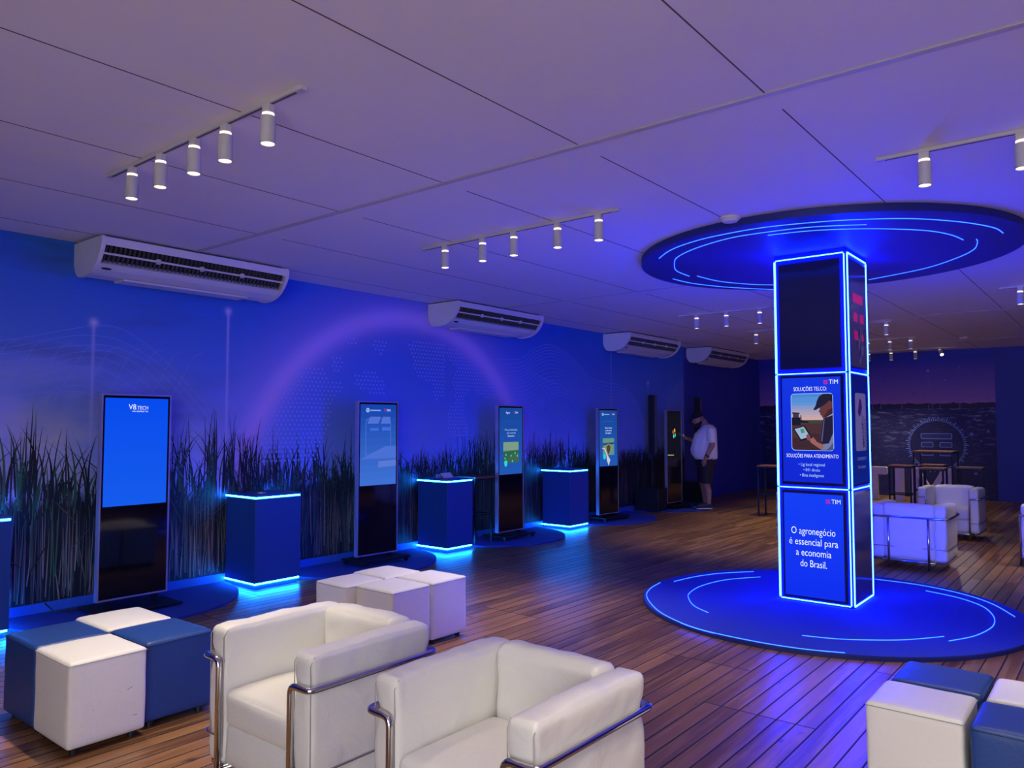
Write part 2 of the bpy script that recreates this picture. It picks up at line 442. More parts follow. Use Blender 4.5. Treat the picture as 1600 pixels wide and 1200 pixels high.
# --- dotted world map print
def inside(p,poly):
    x,y=p; c=False; j=len(poly)-1
    for i in range(len(poly)):
        if (poly[i][1]>y)!=(poly[j][1]>y) and x<(poly[j][0]-poly[i][0])*(y-poly[i][1])/(poly[j][1]-poly[i][1])+poly[i][0]: c=not c
        j=i
    return c
LAND=[[(4.6,1.5),(4.77,1.86),(4.96,2.17),(5.17,2.25),(5.42,2.22),(5.45,2.08),(5.65,2.11),(5.65,1.97),(5.51,1.87),(5.43,1.46),(5.3,1.2),(4.6,1.2)],
[(5.81,2.19),(5.98,2.23),(6.17,2.22),(6.3,2.12),(6.3,1.94),(5.98,1.98),(5.83,2.07)],[(5.5,2.37),(5.65,2.39),(5.66,2.25),(5.56,2.18),(5.5,2.24)],
[(6.13,2.62),(6.32,2.64),(6.34,2.54),(6.23,2.44),(6.12,2.52)],[(5.73,2.62),(5.87,2.63),(5.87,2.54),(5.73,2.54)],
[(6.66,2.62),(6.94,2.7),(7.09,2.7),(7.36,2.67),(7.38,2.51),(7.36,1.97),(7.17,1.91),(7.13,2.12),(6.8,2.24),(6.77,2.5)],
[(7.39,2.65),(7.75,2.59),(8.0,2.44),(8.35,2.26),(8.62,2.01),(8.22,1.94),(7.88,2.1),(7.76,1.93),(7.76,1.71),(7.92,1.38),(7.44,1.45),(7.44,1.81),(7.6,1.92),(7.51,2.17),(7.63,2.36),(7.43,2.46)]]
bm=bmesh.new(); r=0; s=.056
z=1.2
while z<2.8:
    y=4.5+(r%2)*s/2
    while y<8.8:
        if any(inside((y,z),p) for p in LAND):
            bm.faces.new([bm.verts.new((WX+.0048,y+a*.0125,z+b*.0125)) for a,b in ((math.cos(t),math.sin(t)) for t in [2*PI*i/6 for i in range(6)])])
        y+=s
    z+=s*.866; r+=1
for f in bm.faces:
    f.normal_update()
    if f.normal.x<0: f.normal_flip()
tag(link('dotted_globe_print',bm,M['dots'],wl),kind='stuff')
# --- fine contour line print
bm=bmesh.new()
def ribbon(pts,w=.004,d=.0044):
    P=[Vector((WX+d,y,z)) for y,z in pts]
    for a,b in zip(P,P[1:]):
        t=(b-a)
        if t.length<1e-5: continue
        n_=Vector((0,-t.z,t.y)).normalized()*w/2
        bm.faces.new([bm.verts.new(q) for q in (a-n_,b-n_,b+n_,a+n_)])
def spline(pts,n=8):
    out=[]
    for i in range(len(pts)-1):
        p0=pts[max(i-1,0)];p1=pts[i];p2=pts[i+1];p3=pts[min(i+2,len(pts)-1)]
        for k in range(n):
            t=k/n
            out.append(tuple(.5*((2*p1[j])+(-p0[j]+p2[j])*t+(2*p0[j]-5*p1[j]+4*p2[j]-p3[j])*t*t+(-p0[j]+3*p1[j]-3*p2[j]+p3[j])*t**3) for j in range(2)))
    out.append(pts[-1]); return out
dome=[(1.6,2.2),(2.17,2.3),(2.62,2.4),(2.91,2.46),(3.15,2.46),(3.41,2.34),(3.65,2.14),(3.82,1.95),(3.99,1.76),(4.1,1.62)]
for k in range(9):
    ribbon(spline([(y-.04*k*(1 if y>2.9 else .4)+.03*math.sin(3*y+k),z-.075*k+.02*math.sin(5*y+k*1.3)) for y,z in dome]),.0032)
for k in range(10):
    y=2.0+.2*k; ribbon(spline([(y-.25,1.75),(y-.08,2.05),(y+.02,2.25),(y+.12,2.3+.0*k)]),.0025)
wave=[(8.44,2.53),(9.0,2.60),(9.35,2.78),(9.75,2.87),(10.18,2.77),(10.6,2.56),(10.99,2.36),(11.51,2.32),(11.89,2.32),(12.23,2.21),(12.52,1.98),(12.8,1.6)]
for k in range(16):
    ribbon(spline([(y+.02*k,z-.055*k-.02*math.sin(2.2*y+k*.5)) for y,z in wave if z-.055*k>1.2]),.0055)
for k in range(7):
    ribbon(spline([(9.0+.12*k,2.55-.05*k),(9.35+.15*k,2.2),(9.8+.2*k,1.8),(10.5+.15*k,1.45)]),.003)
for k in range(7):
    ribbon(spline([(13.3+.05*k,1.7-.02*k),(13.49+.05*k,1.97-.02*k),(13.66+.05*k,2.23-.03*k),(13.94+.04*k,2.4-.04*k),(14.4,2.54-.07*k)]),.004)
for f in bm.faces:
    f.normal_update()
    if f.normal.x<0: f.normal_flip()
tag(link('contour_line_print',bm,M['lines'],wl),kind='stuff')
# --- back wall print: ring of ticks, outlined bars, light dots with rays
bm=bmesh.new(); cl=bm.loops.layers.float_color.new('Col'); yq=YB-.006
def bq(pts,col,d=0):
    f=bm.faces.new([bm.verts.new((x,yq-d,z)) for x,z in pts]); f.normal_update()
    if f.normal.y>0: f.normal_flip()
    for l in f.loops: l[cl]=tuple(col)+(1,)
cx,cz=-3.25,1.14; INK=(.22,.32,1.0)
for k in range(84):
    a=2*PI*k/84; r0=.515; r1=r0+[.095,.045,.065,.045][k%4]; hw=.0075
    c_,s_=math.cos(a),math.sin(a)
    bq([(cx+c_*r0-s_*hw,cz+s_*r0+c_*hw),(cx+c_*r0+s_*hw,cz+s_*r0-c_*hw),(cx+c_*r1+s_*hw,cz+s_*r1-c_*hw),(cx+c_*r1-s_*hw,cz+s_*r1+c_*hw)],INK)
for (x0,x1,z0,z1) in ((-3.55,-2.95,1.28,1.38),(-3.55,-3.31,1.10,1.19),(-3.19,-2.95,1.10,1.19),(-3.55,-3.31,.92,1.01),(-3.19,-2.95,.92,1.01)):
    bq(rrect(x0,x1,z0-.012,z1+.012,.025),(.22,.28,.85)); bq(rrect(x0+.012,x1-.012,z0,z1,.018),(.02,.035,.22),.001)
stars=[(-3.345,2.754,.05,1),(-2.755,2.815,.018,1),(-3.021,2.533,.032,0),(-3.634,2.249,.034,0),(-4.309,2.608,.02,1),(-3.881,2.457,.018,1),(-4.11,2.62,.016,0),(-3.949,2.507,.016,0),(-3.695,2.527,.018,0),(-3.511,2.469,.018,0),(-3.455,2.532,.016,0),(-3.276,2.368,.016,1),(-3.134,2.329,.018,1),(-2.979,2.302,.012,0),(-2.905,2.357,.01,0),(-3.415,2.197,.016,0),(-4.028,2.183,.018,0),(-3.794,2.66,.016,0),(-2.561,2.663,.018,0),(-2.525,2.2,.016,0),(-2.704,2.086,.01,0),(-2.248,2.479,.01,0),(-2.235,2.137,.016,0),(-2.557,1.38,.036,0),(-2.255,1.438,.028,0),(-2.49,1.694,.022,0),(-2.384,1.233,.02,0),(-4.485,2.258,.014,1),(-2.5,.55,.03,0),(-2.35,.62,.02,0)]
for k,(x,z,r,ry) in enumerate(stars):
    x-=.03; r*=.72
    bq(ell(x,z,r*1.6,r*1.6,14),(.06,.06,.42),.0012+k*1e-5); bq(ell(x,z,r,r,14),(.26,.22,.72),.0017+k*1e-5)
    if ry: bq([(x-.006,1.93),(x+.006,1.93),(x+.004,z),(x-.004,z)],(.22,.14,.52),.0007)
link('network_ring_print',bm,M['print'],wb)

# ---------------- column
CX0,CX1,CY0,CY1=-2.487,-1.852,6.88,7.515
col=thing('display_column','square column clad in display panels and edged with glowing blue strips, on the round blue platform','column',((CX0+CX1)/2,(CY0+CY1)/2,0))
ox,oy=(CX0+CX1)/2,(CY0+CY1)/2; hw=(CX1-CX0)/2
M['colbody']=mat('column_cladding',(.010,.02,.20),.4,spec=.2)
link('cladding',B(-hw+.004,hw-.004,-hw+.004,hw-.004,.034,3.13,.004,1),M['colbody'],col)
zl=[.05,1.035,2.045,3.085]
for (nx,ny) in ((0,-1),(1,0),(0,1),(-1,0)):
    ux,uy=-ny,nx   # along-face direction
    def fp(u,z,d,nx=nx,ny=ny,ux=ux,uy=uy): return Vector((nx*(hw+d)+ux*u,ny*(hw+d)+uy*u,z))
    def strip(u0,u1,z0,z1,f=fp):
        bm=bmesh.new(); a=[f(u0,z0,-.004),f(u1,z0,-.004),f(u1,z1,-.004),f(u0,z1,-.004)]; b=[f(u0,z0,.006),f(u1,z0,.006),f(u1,z1,.006),f(u0,z1,.006)]
        A=[bm.verts.new(p) for p in a]; Bv=[bm.verts.new(p) for p in b]
        bm.faces.new(A[::-1]); bm.faces.new(Bv)
        for i in range(4): bm.faces.new((A[i],A[(i+1)%4],Bv[(i+1)%4],Bv[i]))
        bmesh.ops.recalc_face_normals(bm,faces=bm.faces); link('led_strip',bm,M['led'],col)
    t=.0038
    for u in (-hw+.014,hw-.022):
        for i in range(3): strip(u-t,u+t,zl[i]+.008,zl[i+1]-.008)
    for z in zl: strip(-hw+.02,hw-.028,z-t,z+t)
def fr(nx,ny):
    ux,uy=-ny,nx
    return lambda u,v,d: Vector((nx*(hw+d)+ux*u,ny*(hw+d)+uy*u,v))
F_=fr(0,-1)
BL=srgb(8,50,225); BM_=srgb(12,66,235)
def bezel(f,u0,u1,z0,z1,m,name='screen',emc=None):
    bm=bmesh.new(); a=[f(u,z,d) for (u,z) in ((u0,z0),(u1,z0),(u1,z1),(u0,z1)) for d in (-.003,)]; b=[f(u,z,.003) for (u,z) in ((u0,z0),(u1,z0),(u1,z1),(u0,z1))]
    A=[bm.verts.new(p) for p in a]; Bv=[bm.verts.new(p) for p in b]
    bm.faces.new(Bv)
    for i in range(4): bm.faces.new((A[i],A[(i+1)%4],Bv[(i+1)%4],Bv[i]))
    bmesh.ops.recalc_face_normals(bm,faces=bm.faces)
    o=link(name,bm,m,col); return o
M['navyglass']=mat('dark_screen_glass',(.006,.006,.04),.10,spec=.35,em=(.006,.007,.06),es=.4)
# front (towards the seating)
s1=bezel(F_,-hw+.045,hw-.06,2.09,3.04,M['navyglass']); s1['label']='dark switched-off top screen'
s2=bezel(F_,-hw+.045,hw-.045,1.06,2.03,M['navyglass']); s2['label']='screen with the farmer picture'
s3=bezel(F_,-hw+.045,hw-.045,.065,1.01,M['navyglass']); s3['label']='bottom screen with four lines of text'
G=lambda a,b,t: tuple(a[i]+(b[i]-a[i])*t for i in range(3))
pol=[]
u0,u1=-hw+.058,hw-.072
def grad(pol,u0,u1,z0,z1,ca,cb,n=12):
    for i in range(n):
        a=z0+(z1-z0)*i/n; b=z0+(z1-z0)*(i+1)/n; pol.append((G(ca,cb,(i+.5)/n),[(u0,a),(u1,a),(u1,b),(u0,b)]))
def pict(name,pol,f,parent,m,base=.0035):
    # gradient bands share a plane; later shapes stack
    return poly_mesh(name,pol,f,m,parent,step=.00004,base=base)
p2=[]; grad(p2,u0,u1,1.085,2.008,srgb(10,36,205),srgb(14,52,222))
p2.append((srgb(150,185,235),rrect(-.182,.182,1.362,1.868,.03)))
sky=[]
A0,A1,Z0_,Z1_=-.177,.177,1.367,1.863
p2.append((srgb(58,38,42),rrect(A0,A1,Z0_,Z1_,.028)))
# sky clipped to rounded card: bands
def band(z0,z1,c,ins=0): p2.append((c,[(A0+ins,z0),(A1-ins,z0),(A1-ins,z1),(A0+ins,z1)]))
zz=[1.63+(1.835-1.63)*i/8 for i in range(9)]
for i in range(8): band(zz[i],zz[i+1],G(srgb(205,165,150),srgb(80,140,210),min(1,(i+.5)/6)))
p2.append((srgb(70,130,205),[(A0,1.835),(A1,1.835),(A1-.002,1.846),(A1-.01,1.857),(A1-.028,1.863),(A0+.028,1.863),(A0+.01,1.857),(A0+.002,1.846)]))
band(1.60,1.632,srgb(62,60,58)); band(1.47,1.60,srgb(70,45,48)); band(1.40,1.47,srgb(60,36,46))
tr=srgb(24,22,40)
p2+= [(tr,[(-.177,1.585),(-.10,1.585),(-.10,1.655),(-.177,1.655)]),(tr,[(-.172,1.69),(-.105,1.685),(-.108,1.698),(-.172,1.702)]),(srgb(60,50,75),[(-.165,1.655),(-.112,1.655),(-.115,1.69),(-.165,1.69)]),(tr,[(-.10,1.61),(-.03,1.605),(-.03,1.617),(-.10,1.63)]),(tr,[(-.098,1.62),(-.088,1.62),(-.092,1.675),(-.1,1.675)])]
cap=srgb(30,26,48); sk=srgb(96,52,56); skd=srgb(60,34,46); vest=srgb(32,26,52); shr=srgb(110,120,160)
p2+= [(sk,[(.062,1.755),(.07,1.725),(.058,1.705),(.072,1.695),(.072,1.678),(.085,1.668),(.092,1.650),(.125,1.65),(.15,1.67),(.177,1.68),(.177,1.80),(.07,1.79)]),
(skd,[(.10,1.66),(.125,1.65),(.177,1.68),(.177,1.74),(.14,1.72)]),(sk,ell(.143,1.765,.012,.02)),
(cap,[(.012,1.722),(.03,1.718),(.07,1.742),(.11,1.765),(.15,1.80),(.177,1.79),(.177,1.855),(.14,1.862),(.10,1.862),(.065,1.84),(.045,1.80),(.035,1.76)]),
(srgb(150,150,190),[(.10,1.645),(.12,1.655),(.177,1.688),(.177,1.67),(.11,1.63)]),
(vest,[(.095,1.645),(.177,1.675),(.177,1.395),(.075,1.44),(.07,1.47)]),
(srgb(80,85,140),[(.10,1.64),(.108,1.64),(.085,1.44),(.075,1.45)]),
(shr,[(.177,1.52),(.177,1.372),(.075,1.372),(.09,1.42),(.14,1.43)]),(srgb(70,80,120),[(.177,1.44),(.177,1.372),(.12,1.372),(.15,1.40)]),
(srgb(150,95,90),[(-.03,1.475),(-.015,1.435),(.02,1.41),(.075,1.372),(.095,1.40),(.088,1.418),(.04,1.44),(.01,1.48),(-.01,1.50)]),
(skd,[(-.01,1.49),(.0,1.51),(.06,1.51),(.07,1.48),(.02,1.475)]),
(srgb(22,22,36),[(-.165,1.555),(-.065,1.585),(.005,1.475),(-.10,1.445)]),(srgb(150,175,205),[(-.152,1.552),(-.072,1.573),(-.018,1.485),(-.098,1.462)]),
(srgb(70,140,110),[(-.105,1.55),(-.075,1.557),(-.062,1.522),(-.092,1.513)]),
(srgb(120,72,74),[(-.052,1.50),(-.03,1.508),(-.015,1.49),(-.02,1.45),(-.045,1.455)])]
pict('screen_picture',p2,F_,s2,M['display'])
MF=lambda f,u,v,d: Matrix.Translation(f(u,v,d))
def facemat(u,v,d,f=F_):
    o=f(u,v,d); a=(f(u+1,v,d)-o); b=(f(u,v+1,d)-o); c=a.cross(b)
    return Matrix(((a.x,b.x,c.x,o.x),(a.y,b.y,c.y,o.y),(a.z,b.z,c.z,o.z),(0,0,0,1)))
D=.0075
text('lettering','SOLUÇÕES TELCO:',.050,M['text'],s2,facemat(-.012,1.905,D),w=.285)
text('lettering','SOLUÇÕES PARA ATENDIMENTO',.046,M['text'],s2,facemat(-.005,1.315,D),w=.445)
for k,t_ in enumerate(('• Lig local regional','• 041 direto','• Bina inteligente')): text('lettering',t_,.040,M['textdim'],s2,facemat(-.01,1.24-.047*k,D),w=(.225,.14,.205)[k])
def timmark(parent,u,v,s,f,d=.007):
    text('lettering','TIM',s,M['text'],parent,facemat(u,v,d,f),align='LEFT',w=s*1.35)
    P=[]; r=(.62,.02,.14)
    w=s*.62; x1=u-s*.18; x0=x1-w; h=s*.135
    for k,(a,b) in enumerate(((x0,x1),(x0,x0+w*.42),(x0+w*.58,x1),(x0,x0+w*.42),(x0+w*.58,x1))):
        row=[1,0,0,-1,-1][k]; c=v+row*s*.24
        P.append((r,[(a,c-h/2),(b,c-h/2),(b,c+h/2),(a,c+h/2)]))
    poly_mesh('bar_mark',P,f,M['display'],parent,base=d)
timmark(s2,.150,1.962,.055,F_)
p3=[]; grad(p3,u0,u1,.085,.985,srgb(10,44,232),srgb(12,60,240)); pict('screen_picture',p3,F_,s3,M['display'])
timmark(s3,.150,.925,.055,F_)
for k,t_ in enumerate(('O agronegócio','é essencial para','a economia','do Brasil.')): text('lettering',t_,.088,M['text'],s3,facemat(-.01,.655-.094*k,D),w=(.375,.415,.30,.225)[k])
# side facing the right of the room
S_=fr(1,0)
def spane(z0,z1,lab):
    o=bezel(S_,-hw+.045,hw-.05,z0,z1,M['navyglass']); o['label']=lab; return o
a1=spane(2.09,3.04,'top side panel with pink bars on lilac'); a2=spane(1.06,2.03,'side panel with pale leaf card'); a3=spane(.065,1.01,'dark side panel at the bottom')
ps=[]; grad(ps,-hw+.06,hw-.07,2.10,2.86,srgb(64,50,110),srgb(62,56,160)); grad(ps,-hw+.06,hw-.07,2.86,3.03,srgb(48,40,125),srgb(30,26,110))
PK=srgb(215,20,140)
for (a,b,c_,d_) in ((-.17,.14,2.67,2.75),(-.15,-.03,2.50,2.58),(.05,.17,2.50,2.58),(-.14,-.03,2.34,2.42),(.05,.17,2.34,2.40)): ps.append((PK,[(a,c_),(b,c_),(b,d_),(a,d_)]))
rr_=random.Random(5)
for k in range(26):
    u=rr_.gauss(.05,.05); z=rr_.uniform(2.13,2.38); ps.append((srgb(40,30,90) if k%2 else srgb(95,85,150),[(u-.012,z),(u+.012,z+.01),(u+.02,z+.09),(u-.004,z+.08)]))
pict('panel_picture',ps,S_,a1,M['display_dim'])
ps=[]; grad(ps,-hw+.06,hw-.07,1.075,2.02,srgb(14,44,170),srgb(14,22,150))
ps.append((srgb(125,115,190),rrect(-.17,.17,1.36,1.87,.03)))
ps.append((srgb(70,30,130),[(-.09,1.70),(-.03,1.83),(.03,1.80),(.05,1.74),(.0,1.68),(-.05,1.66)]))
for k in range(9): z=1.68-.03*k; ps.append((srgb(60,50,120),[(.02,z),(.16,z-.05),(.16,z-.062),(.02,z-.008)]))
ps.append((srgb(60,50,120),[(.02,1.62),(.06,1.60),(.10,1.40),(.05,1.38),(.07,1.5)]))
pict('panel_picture',ps,S_,a2,M['display_dim'])
for k in range(2): text('lettering',('ATENDIMENTO','Bina inteligente')[k],.04,M['textfaint'],a2,facemat(0,1.29-.07*k,.0075,S_))
ps=[]; grad(ps,-hw+.06,hw-.07,.08,.995,srgb(30,24,66),srgb(24,38,130)); pict('panel_picture',ps,S_,a3,M['display_dim'])
# left and rear sides: lit blue screens like the front
for f in (fr(-1,0),fr(0,1)):
    for (z0,z1) in ((.065,1.01),(1.06,2.03),(2.09,3.04)):
        o=bezel(f,-hw+.045,hw-.06,z0,z1,M['navyglass'])
        if z0<2: ps=[]; grad(ps,-hw+.06,hw-.075,z0+.02,z1-.02,srgb(10,44,232),srgb(12,60,240),4); pict('screen_picture',ps,f,o,M['display'])

# ---------------- round platform and canopy disc
def disc_bm(cx,cy,r,z0,z1,n=96,bev=.004):
    bm=bmesh.new(); cyl(bm,(cx,cy,z0),(cx,cy,z1),r,n=n); return bm
def arc_strip(parent,pts,z,w=.0052,t=.003,m=None,c=(0,0)):
    P=spline(pts,8); bm=bmesh.new(); rows=[]
    for i,(x,y) in enumerate(P):
        a=Vector(P[max(i-1,0)]);b=Vector(P[min(i+1,len(P)-1)]); d=(b-a).normalized(); n_=Vector((-d.y,d.x))*w/2
        rows.append([bm.verts.new((x-c[0]+s*n_.x,y-c[1]+s*n_.y,zz)) for s,zz in ((-1,z-t),(1,z-t),(1,z+t),(-1,z+t))])
    for A,Bv in zip(rows,rows[1:]):
        for k in range(4): bm.faces.new((A[k],A[(k+1)%4],Bv[(k+1)%4],Bv[k]))
    bm.faces.new(rows[0]); bm.faces.new(rows[-1][::-1]); bmesh.ops.recalc_face_normals(bm,faces=bm.faces)
    return link('led_strip',bm,m or M['ledthin'],parent)
fc=(-2.13,6.95); pf=thing('round_platform','low round platform in blue carpet with glowing blue arcs around the column foot','platform',(fc[0],fc[1],0))
link('carpet_top',disc_bm(0,0,1.545,.012,.034),M['carpet'],pf); link('edge_band',disc_bm(0,0,1.552,0,.027),M['disc'],pf)
for pts in ([(-3.64,6.81),(-3.59,6.53),(-3.48,6.25),(-3.28,5.97),(-3.01,5.7),(-2.62,5.48),(-2.16,5.42),(-1.82,5.45),(-1.56,5.54)],[(-3.56,6.95),(-3.50,7.31),(-3.37,7.64),(-3.14,7.94)],[(-2.98,7.71),(-3.19,7.36),(-3.26,6.94),(-3.21,6.57),(-3.11,6.35),(-2.95,6.13),(-2.76,5.99)],[(-1.93,5.79),(-1.7,5.86),(-1.48,6.0),(-1.3,6.16),(-1.11,6.42)],[(-1.53,8.05),(-1.25,7.92),(-1.03,7.68),(-0.91,7.35),(-0.87,7.04),(-0.89,6.79),(-0.95,6.54),(-1.06,6.31)],[(-2.04,8.33),(-1.63,8.3),(-1.25,8.12),(-0.98,7.84),(-0.77,7.43)]):
    arc_strip(pf,pts,.035,c=fc)
cc=(-2.20,7.26); pc=thing('ceiling_canopy','dark blue round ceiling disc with glowing blue arcs above the column','ceiling disc',(cc[0],cc[1],3.13))
link('disc_panel',disc_bm(0,0,1.63,0,.06),M['disc'],pc)
for pts in ([(-3.34,6.26),(-3.12,6.04),(-2.9,5.9),(-2.61,5.8),(-2.19,5.77),(-1.79,5.87),(-1.51,6.0),(-1.2,6.22),(-0.93,6.56),(-0.76,6.91),(-0.72,7.17)],[(-1.51,6.19),(-1.86,6.0),(-2.22,5.93),(-2.53,5.94),(-2.9,6.1),(-3.18,6.32),(-3.33,6.55),(-3.48,6.89),(-3.51,7.24)],[(-2.23,6.04),(-1.94,6.1),(-1.68,6.23),(-1.42,6.43),(-1.18,6.7),(-1.06,6.97),(-1.01,7.23)],[(-0.92,7.27),(-0.93,7.4),(-1.0,7.7),(-1.18,8.0),(-1.52,8.35),(-2.1,8.63)],[(-3.71,7.26),(-3.66,7.64),(-3.46,8.1),(-3.09,8.61)],[(-3.44,7.28),(-3.38,7.71),(-3.18,8.1),(-2.98,8.31)]):
    pts=[(cc[0]+(x-cc[0])*.99,cc[1]+(y-cc[1])*.99) for x,y in pts]
    arc_strip(pc,pts,-.001,c=cc)

# ---------------- pedestals
def pedestal(y0,y1,label):
    t=thing('plinth','', 'plinth',(0,(y0+y1)/2,0)); t['label']=label
    t.location.x=-6.83; t['group']='blue plinths along the mural wall'
    hx0,hx1=-.26,.26; hy=(y1-y0)/2
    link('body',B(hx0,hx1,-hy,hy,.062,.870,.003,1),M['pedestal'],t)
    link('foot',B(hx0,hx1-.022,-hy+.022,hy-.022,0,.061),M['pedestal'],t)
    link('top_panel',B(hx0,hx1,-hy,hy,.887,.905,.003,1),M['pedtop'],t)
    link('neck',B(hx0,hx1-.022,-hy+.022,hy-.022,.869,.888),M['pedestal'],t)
    for z in (.052,.8785):
        bm=bmesh.new(); a=.010; q=.0065
        box(bm,hx0-.03,hx1-.009,-hy+.009,-hy+.009+a,z-q,z+q)
        box(bm,hx1-.009-a,hx1-.009,-hy+.009,hy-.009,z-q,z+q)
        box(bm,hx0-.03,hx1-.009,hy-.009-a,hy-.009,z-q,z+q)
        link('led_strip',bm,M['ledcyan'],t)
    link('lock',CY((.19,-hy+.002,.765),(.19,-hy-.004,.765),.006,n=10),M['chrome'],t)
    return t
pd=[pedestal(1.65,2.12,'blue plinth with cyan light strips cut off by the left picture edge'),
 pedestal(4.18,4.70,'blue light-edged plinth with a black cable, right of the nearest screen stand'),
 pedestal(6.84,7.31,'blue light-edged plinth with a folded paper, beside a black bar stool'),
 pedestal(9.50,10.0,'farthest blue light-edged plinth, nothing standing on its top')]
bm=bmesh.new()
A=[(-6.93,7.0,.915),(-6.93,7.18,.915),(-6.86,7.2,.975),(-6.86,7.02,.975),(-6.79,7.0,.915),(-6.79,7.18,.915)]
V_=[bm.verts.new(p) for p in A]; bm.faces.new((V_[0],V_[1],V_[2],V_[3])); bm.faces.new((V_[3],V_[2],V_[5],V_[4]))
o=link('folded_leaflet',bm,M['paper']); o.modifiers.new('thickness','SOLIDIFY').thickness=.002
for v in o.data.vertices: v.co.z-=.009
tag(o,'folded white leaflet standing on a blue plinth','leaflet')
bm=bmesh.new(); sweep(bm,fillet([(-6.95,4.30,.912),(-6.92,4.33,.975),(-6.90,4.42,.965),(-6.88,4.47,.912)],.04),.006,8)
tag(link('black_cable',bm,M['black'],smooth=True),'short black cable looping up from a blue plinth top','cable')
tag(link('flat_puck',CY((-6.75,4.36,.905),(-6.75,4.36,.921),.045,n=24),M['silver']),'small flat grey disc on the plinth nearest the blue screen stand','device')

# ---------------- screen stands (totems)
def kiosk(x,y,rot,label,kind,wheels=True,w=.57):
    t=thing('screen_stand',label,'screen stand',(x,y,0),rot,'upright screen stands along the mural wall')
    h0,h1=.115,1.855; hw_=w/2; th=.055
    bm=bmesh.new(); e=.014
    box(bm,-hw_,-hw_+e,-th/2,th/2,h0,h1); box(bm,hw_-e,hw_,-th/2,th/2,h0,h1); box(bm,-hw_+e,hw_-e,-th/2,th/2,h0,h0+e); box(bm,-hw_+e,hw_-e,-th/2,th/2,h1-e,h1)
    link('frame',bm,M['silver'],t)
    link('glass_front',B(-hw_+e,hw_-e,-th/2+.004,th/2-.002,h0+e,h1-e),M['glass_black'],t)
    f=lambda u,v,d: Vector((u,-th/2+.004-d,v))
    su0,su1,sz0,sz1=-hw_+.030,hw_-.030,.90,1.82
    pl=[]
    if kind==1: grad(pl,su0,su1,sz0,sz1,srgb(16,88,228),srgb(0,72,232),10)
    elif kind==2: grad(pl,su0,su1,sz0,sz1,srgb(60,110,205),srgb(14,62,165),12)
    elif kind in(3,4): grad(pl,su0,su1,sz0,sz1,srgb(30,85,175),srgb(20,66,150),10)
    if kind==2:
        lc=srgb(95,140,215)
        o_=rrect(-.18,.18,1.22,1.66,.05); i_=rrect(-.176,.176,1.224,1.656,.047)
        n=len(o_)
        for k in range(n): pl.append((lc,[o_[k],o_[(k+1)%n],i_[(k+1)%n],i_[k]]))
        refl=srgb(78,110,205)  # reflections of bright panels, painted into the screen colours
        pl+=[(refl,[(-.16,1.60),(.0,1.60),(.03,1.68),(-.12,1.68)]),(refl,[(.03,1.60),(.17,1.60),(.17,1.68),(.06,1.68)]),
             (srgb(60,105,215),[(-.12,1.52),(.0,1.52),(.0,1.55),(-.12,1.55)]),(srgb(60,105,215),[(.05,1.52),(.17,1.52),(.17,1.56),(.05,1.56)]),
             (srgb(72,108,205),[(su0,1.20),(.10,1.34),(su1,1.34),(su1,1.20)]),(srgb(85,118,205),[(0,1.10),(su1,1.11),(su1,1.18),(0,1.17)])]
    if kind==3:
        lc=srgb(40,95,175)
        o_=rrect(-.17,.17,1.05,1.64,.05); i_=rrect(-.167,.167,1.053,1.637,.047); n=len(o_)
        for k in range(n): pl.append((lc,[o_[k],o_[(k+1)%n],i_[(k+1)%n],i_[k]]))
        pl+=[(srgb(48,92,66),rrect(-.17,.17,1.06,1.345,.015)),(srgb(120,150,130),[(-.168,1.225),(.168,1.225),(.168,1.335),(.16,1.345),(-.16,1.345),(-.168,1.335)]),(srgb(60,120,90),[(-.168,1.21),(.168,1.225),(.168,1.235),(-.168,1.225)])]
        for k in range(7): pl.append((srgb(85,125,80),[(-.15+.05*k,1.065),(-.14+.05*k,1.065),(.05+.02*k,1.20),(.046+.02*k,1.20)]))
        for (a,b) in ((-.11,1.17),(0,1.155),(.09,1.19),(.14,1.15),(-.13,1.12),(.03,1.08)): pl.append((srgb(80,190,190),ell(a,b,.013,.016,10)))
        pl.append((srgb(40,210,200),[(-.15,1.08),(-.115,1.095),(-.08,1.08),(-.085,1.03),(-.115,1.0),(-.145,1.03)]))
    if kind==4:
        pl+=[(srgb(95,140,135),rrect(-.16,.16,1.08,1.36,.015)),(srgb(40,75,90),[(-.16,1.24),(.16,1.26),(.16,1.29),(-.16,1.28)]),
             (srgb(150,150,110),ell(0,1.19,.085,.075)),(srgb(75,62,52),[(-.06,1.22),(0,1.26),(.06,1.22),(.05,1.15),(0,1.09),(-.05,1.15)]),
             (srgb(190,195,200),[(-.2,1.20),(-.10,1.20),(-.04,1.10),(.05,1.0),(0,.905),(-.05,1.0),(-.06,1.09),(-.12,1.18)]),(srgb(40,200,215),[(-.15,1.08),(-.11,1.10),(-.075,1.08),(-.08,1.03),(-.11,1.01),(-.145,1.03)])]
        pl.append((srgb(60,110,180),[(-.15,1.637),(.15,1.637),(.15,1.641),(-.15,1.641)]))
    if kind==5:
        pl+=[((.004,.004,.008),[(su0,sz0),(su1,sz0),(su1,sz1),(su0,sz1)])]
        for (c,a,b) in ((srgb(225,80,60),-.045,1.44),(srgb(215,190,60),.02,1.47),(srgb(60,200,150),.04,1.385),(srgb(90,210,170),-.02,1.36)): pl.append((c,ell(a,b,.024,.038,14,.2)))
        pl.append((srgb(190,170,110),[(su0,1.005),(-.02,1.0),(-.02,1.012),(su0,1.02)]))
    scn=poly_mesh('screen',pl,f,M['display'],t,step=.00004,base=.0006)
    fm=lambda u,v: Matrix(((1,0,0,u),(0,0,-1,-th/2-.0005),(0,1,0,v),(0,0,0,1)))
    fd=lambda u,v,d: Vector((u,-th/2+.004-d,v))
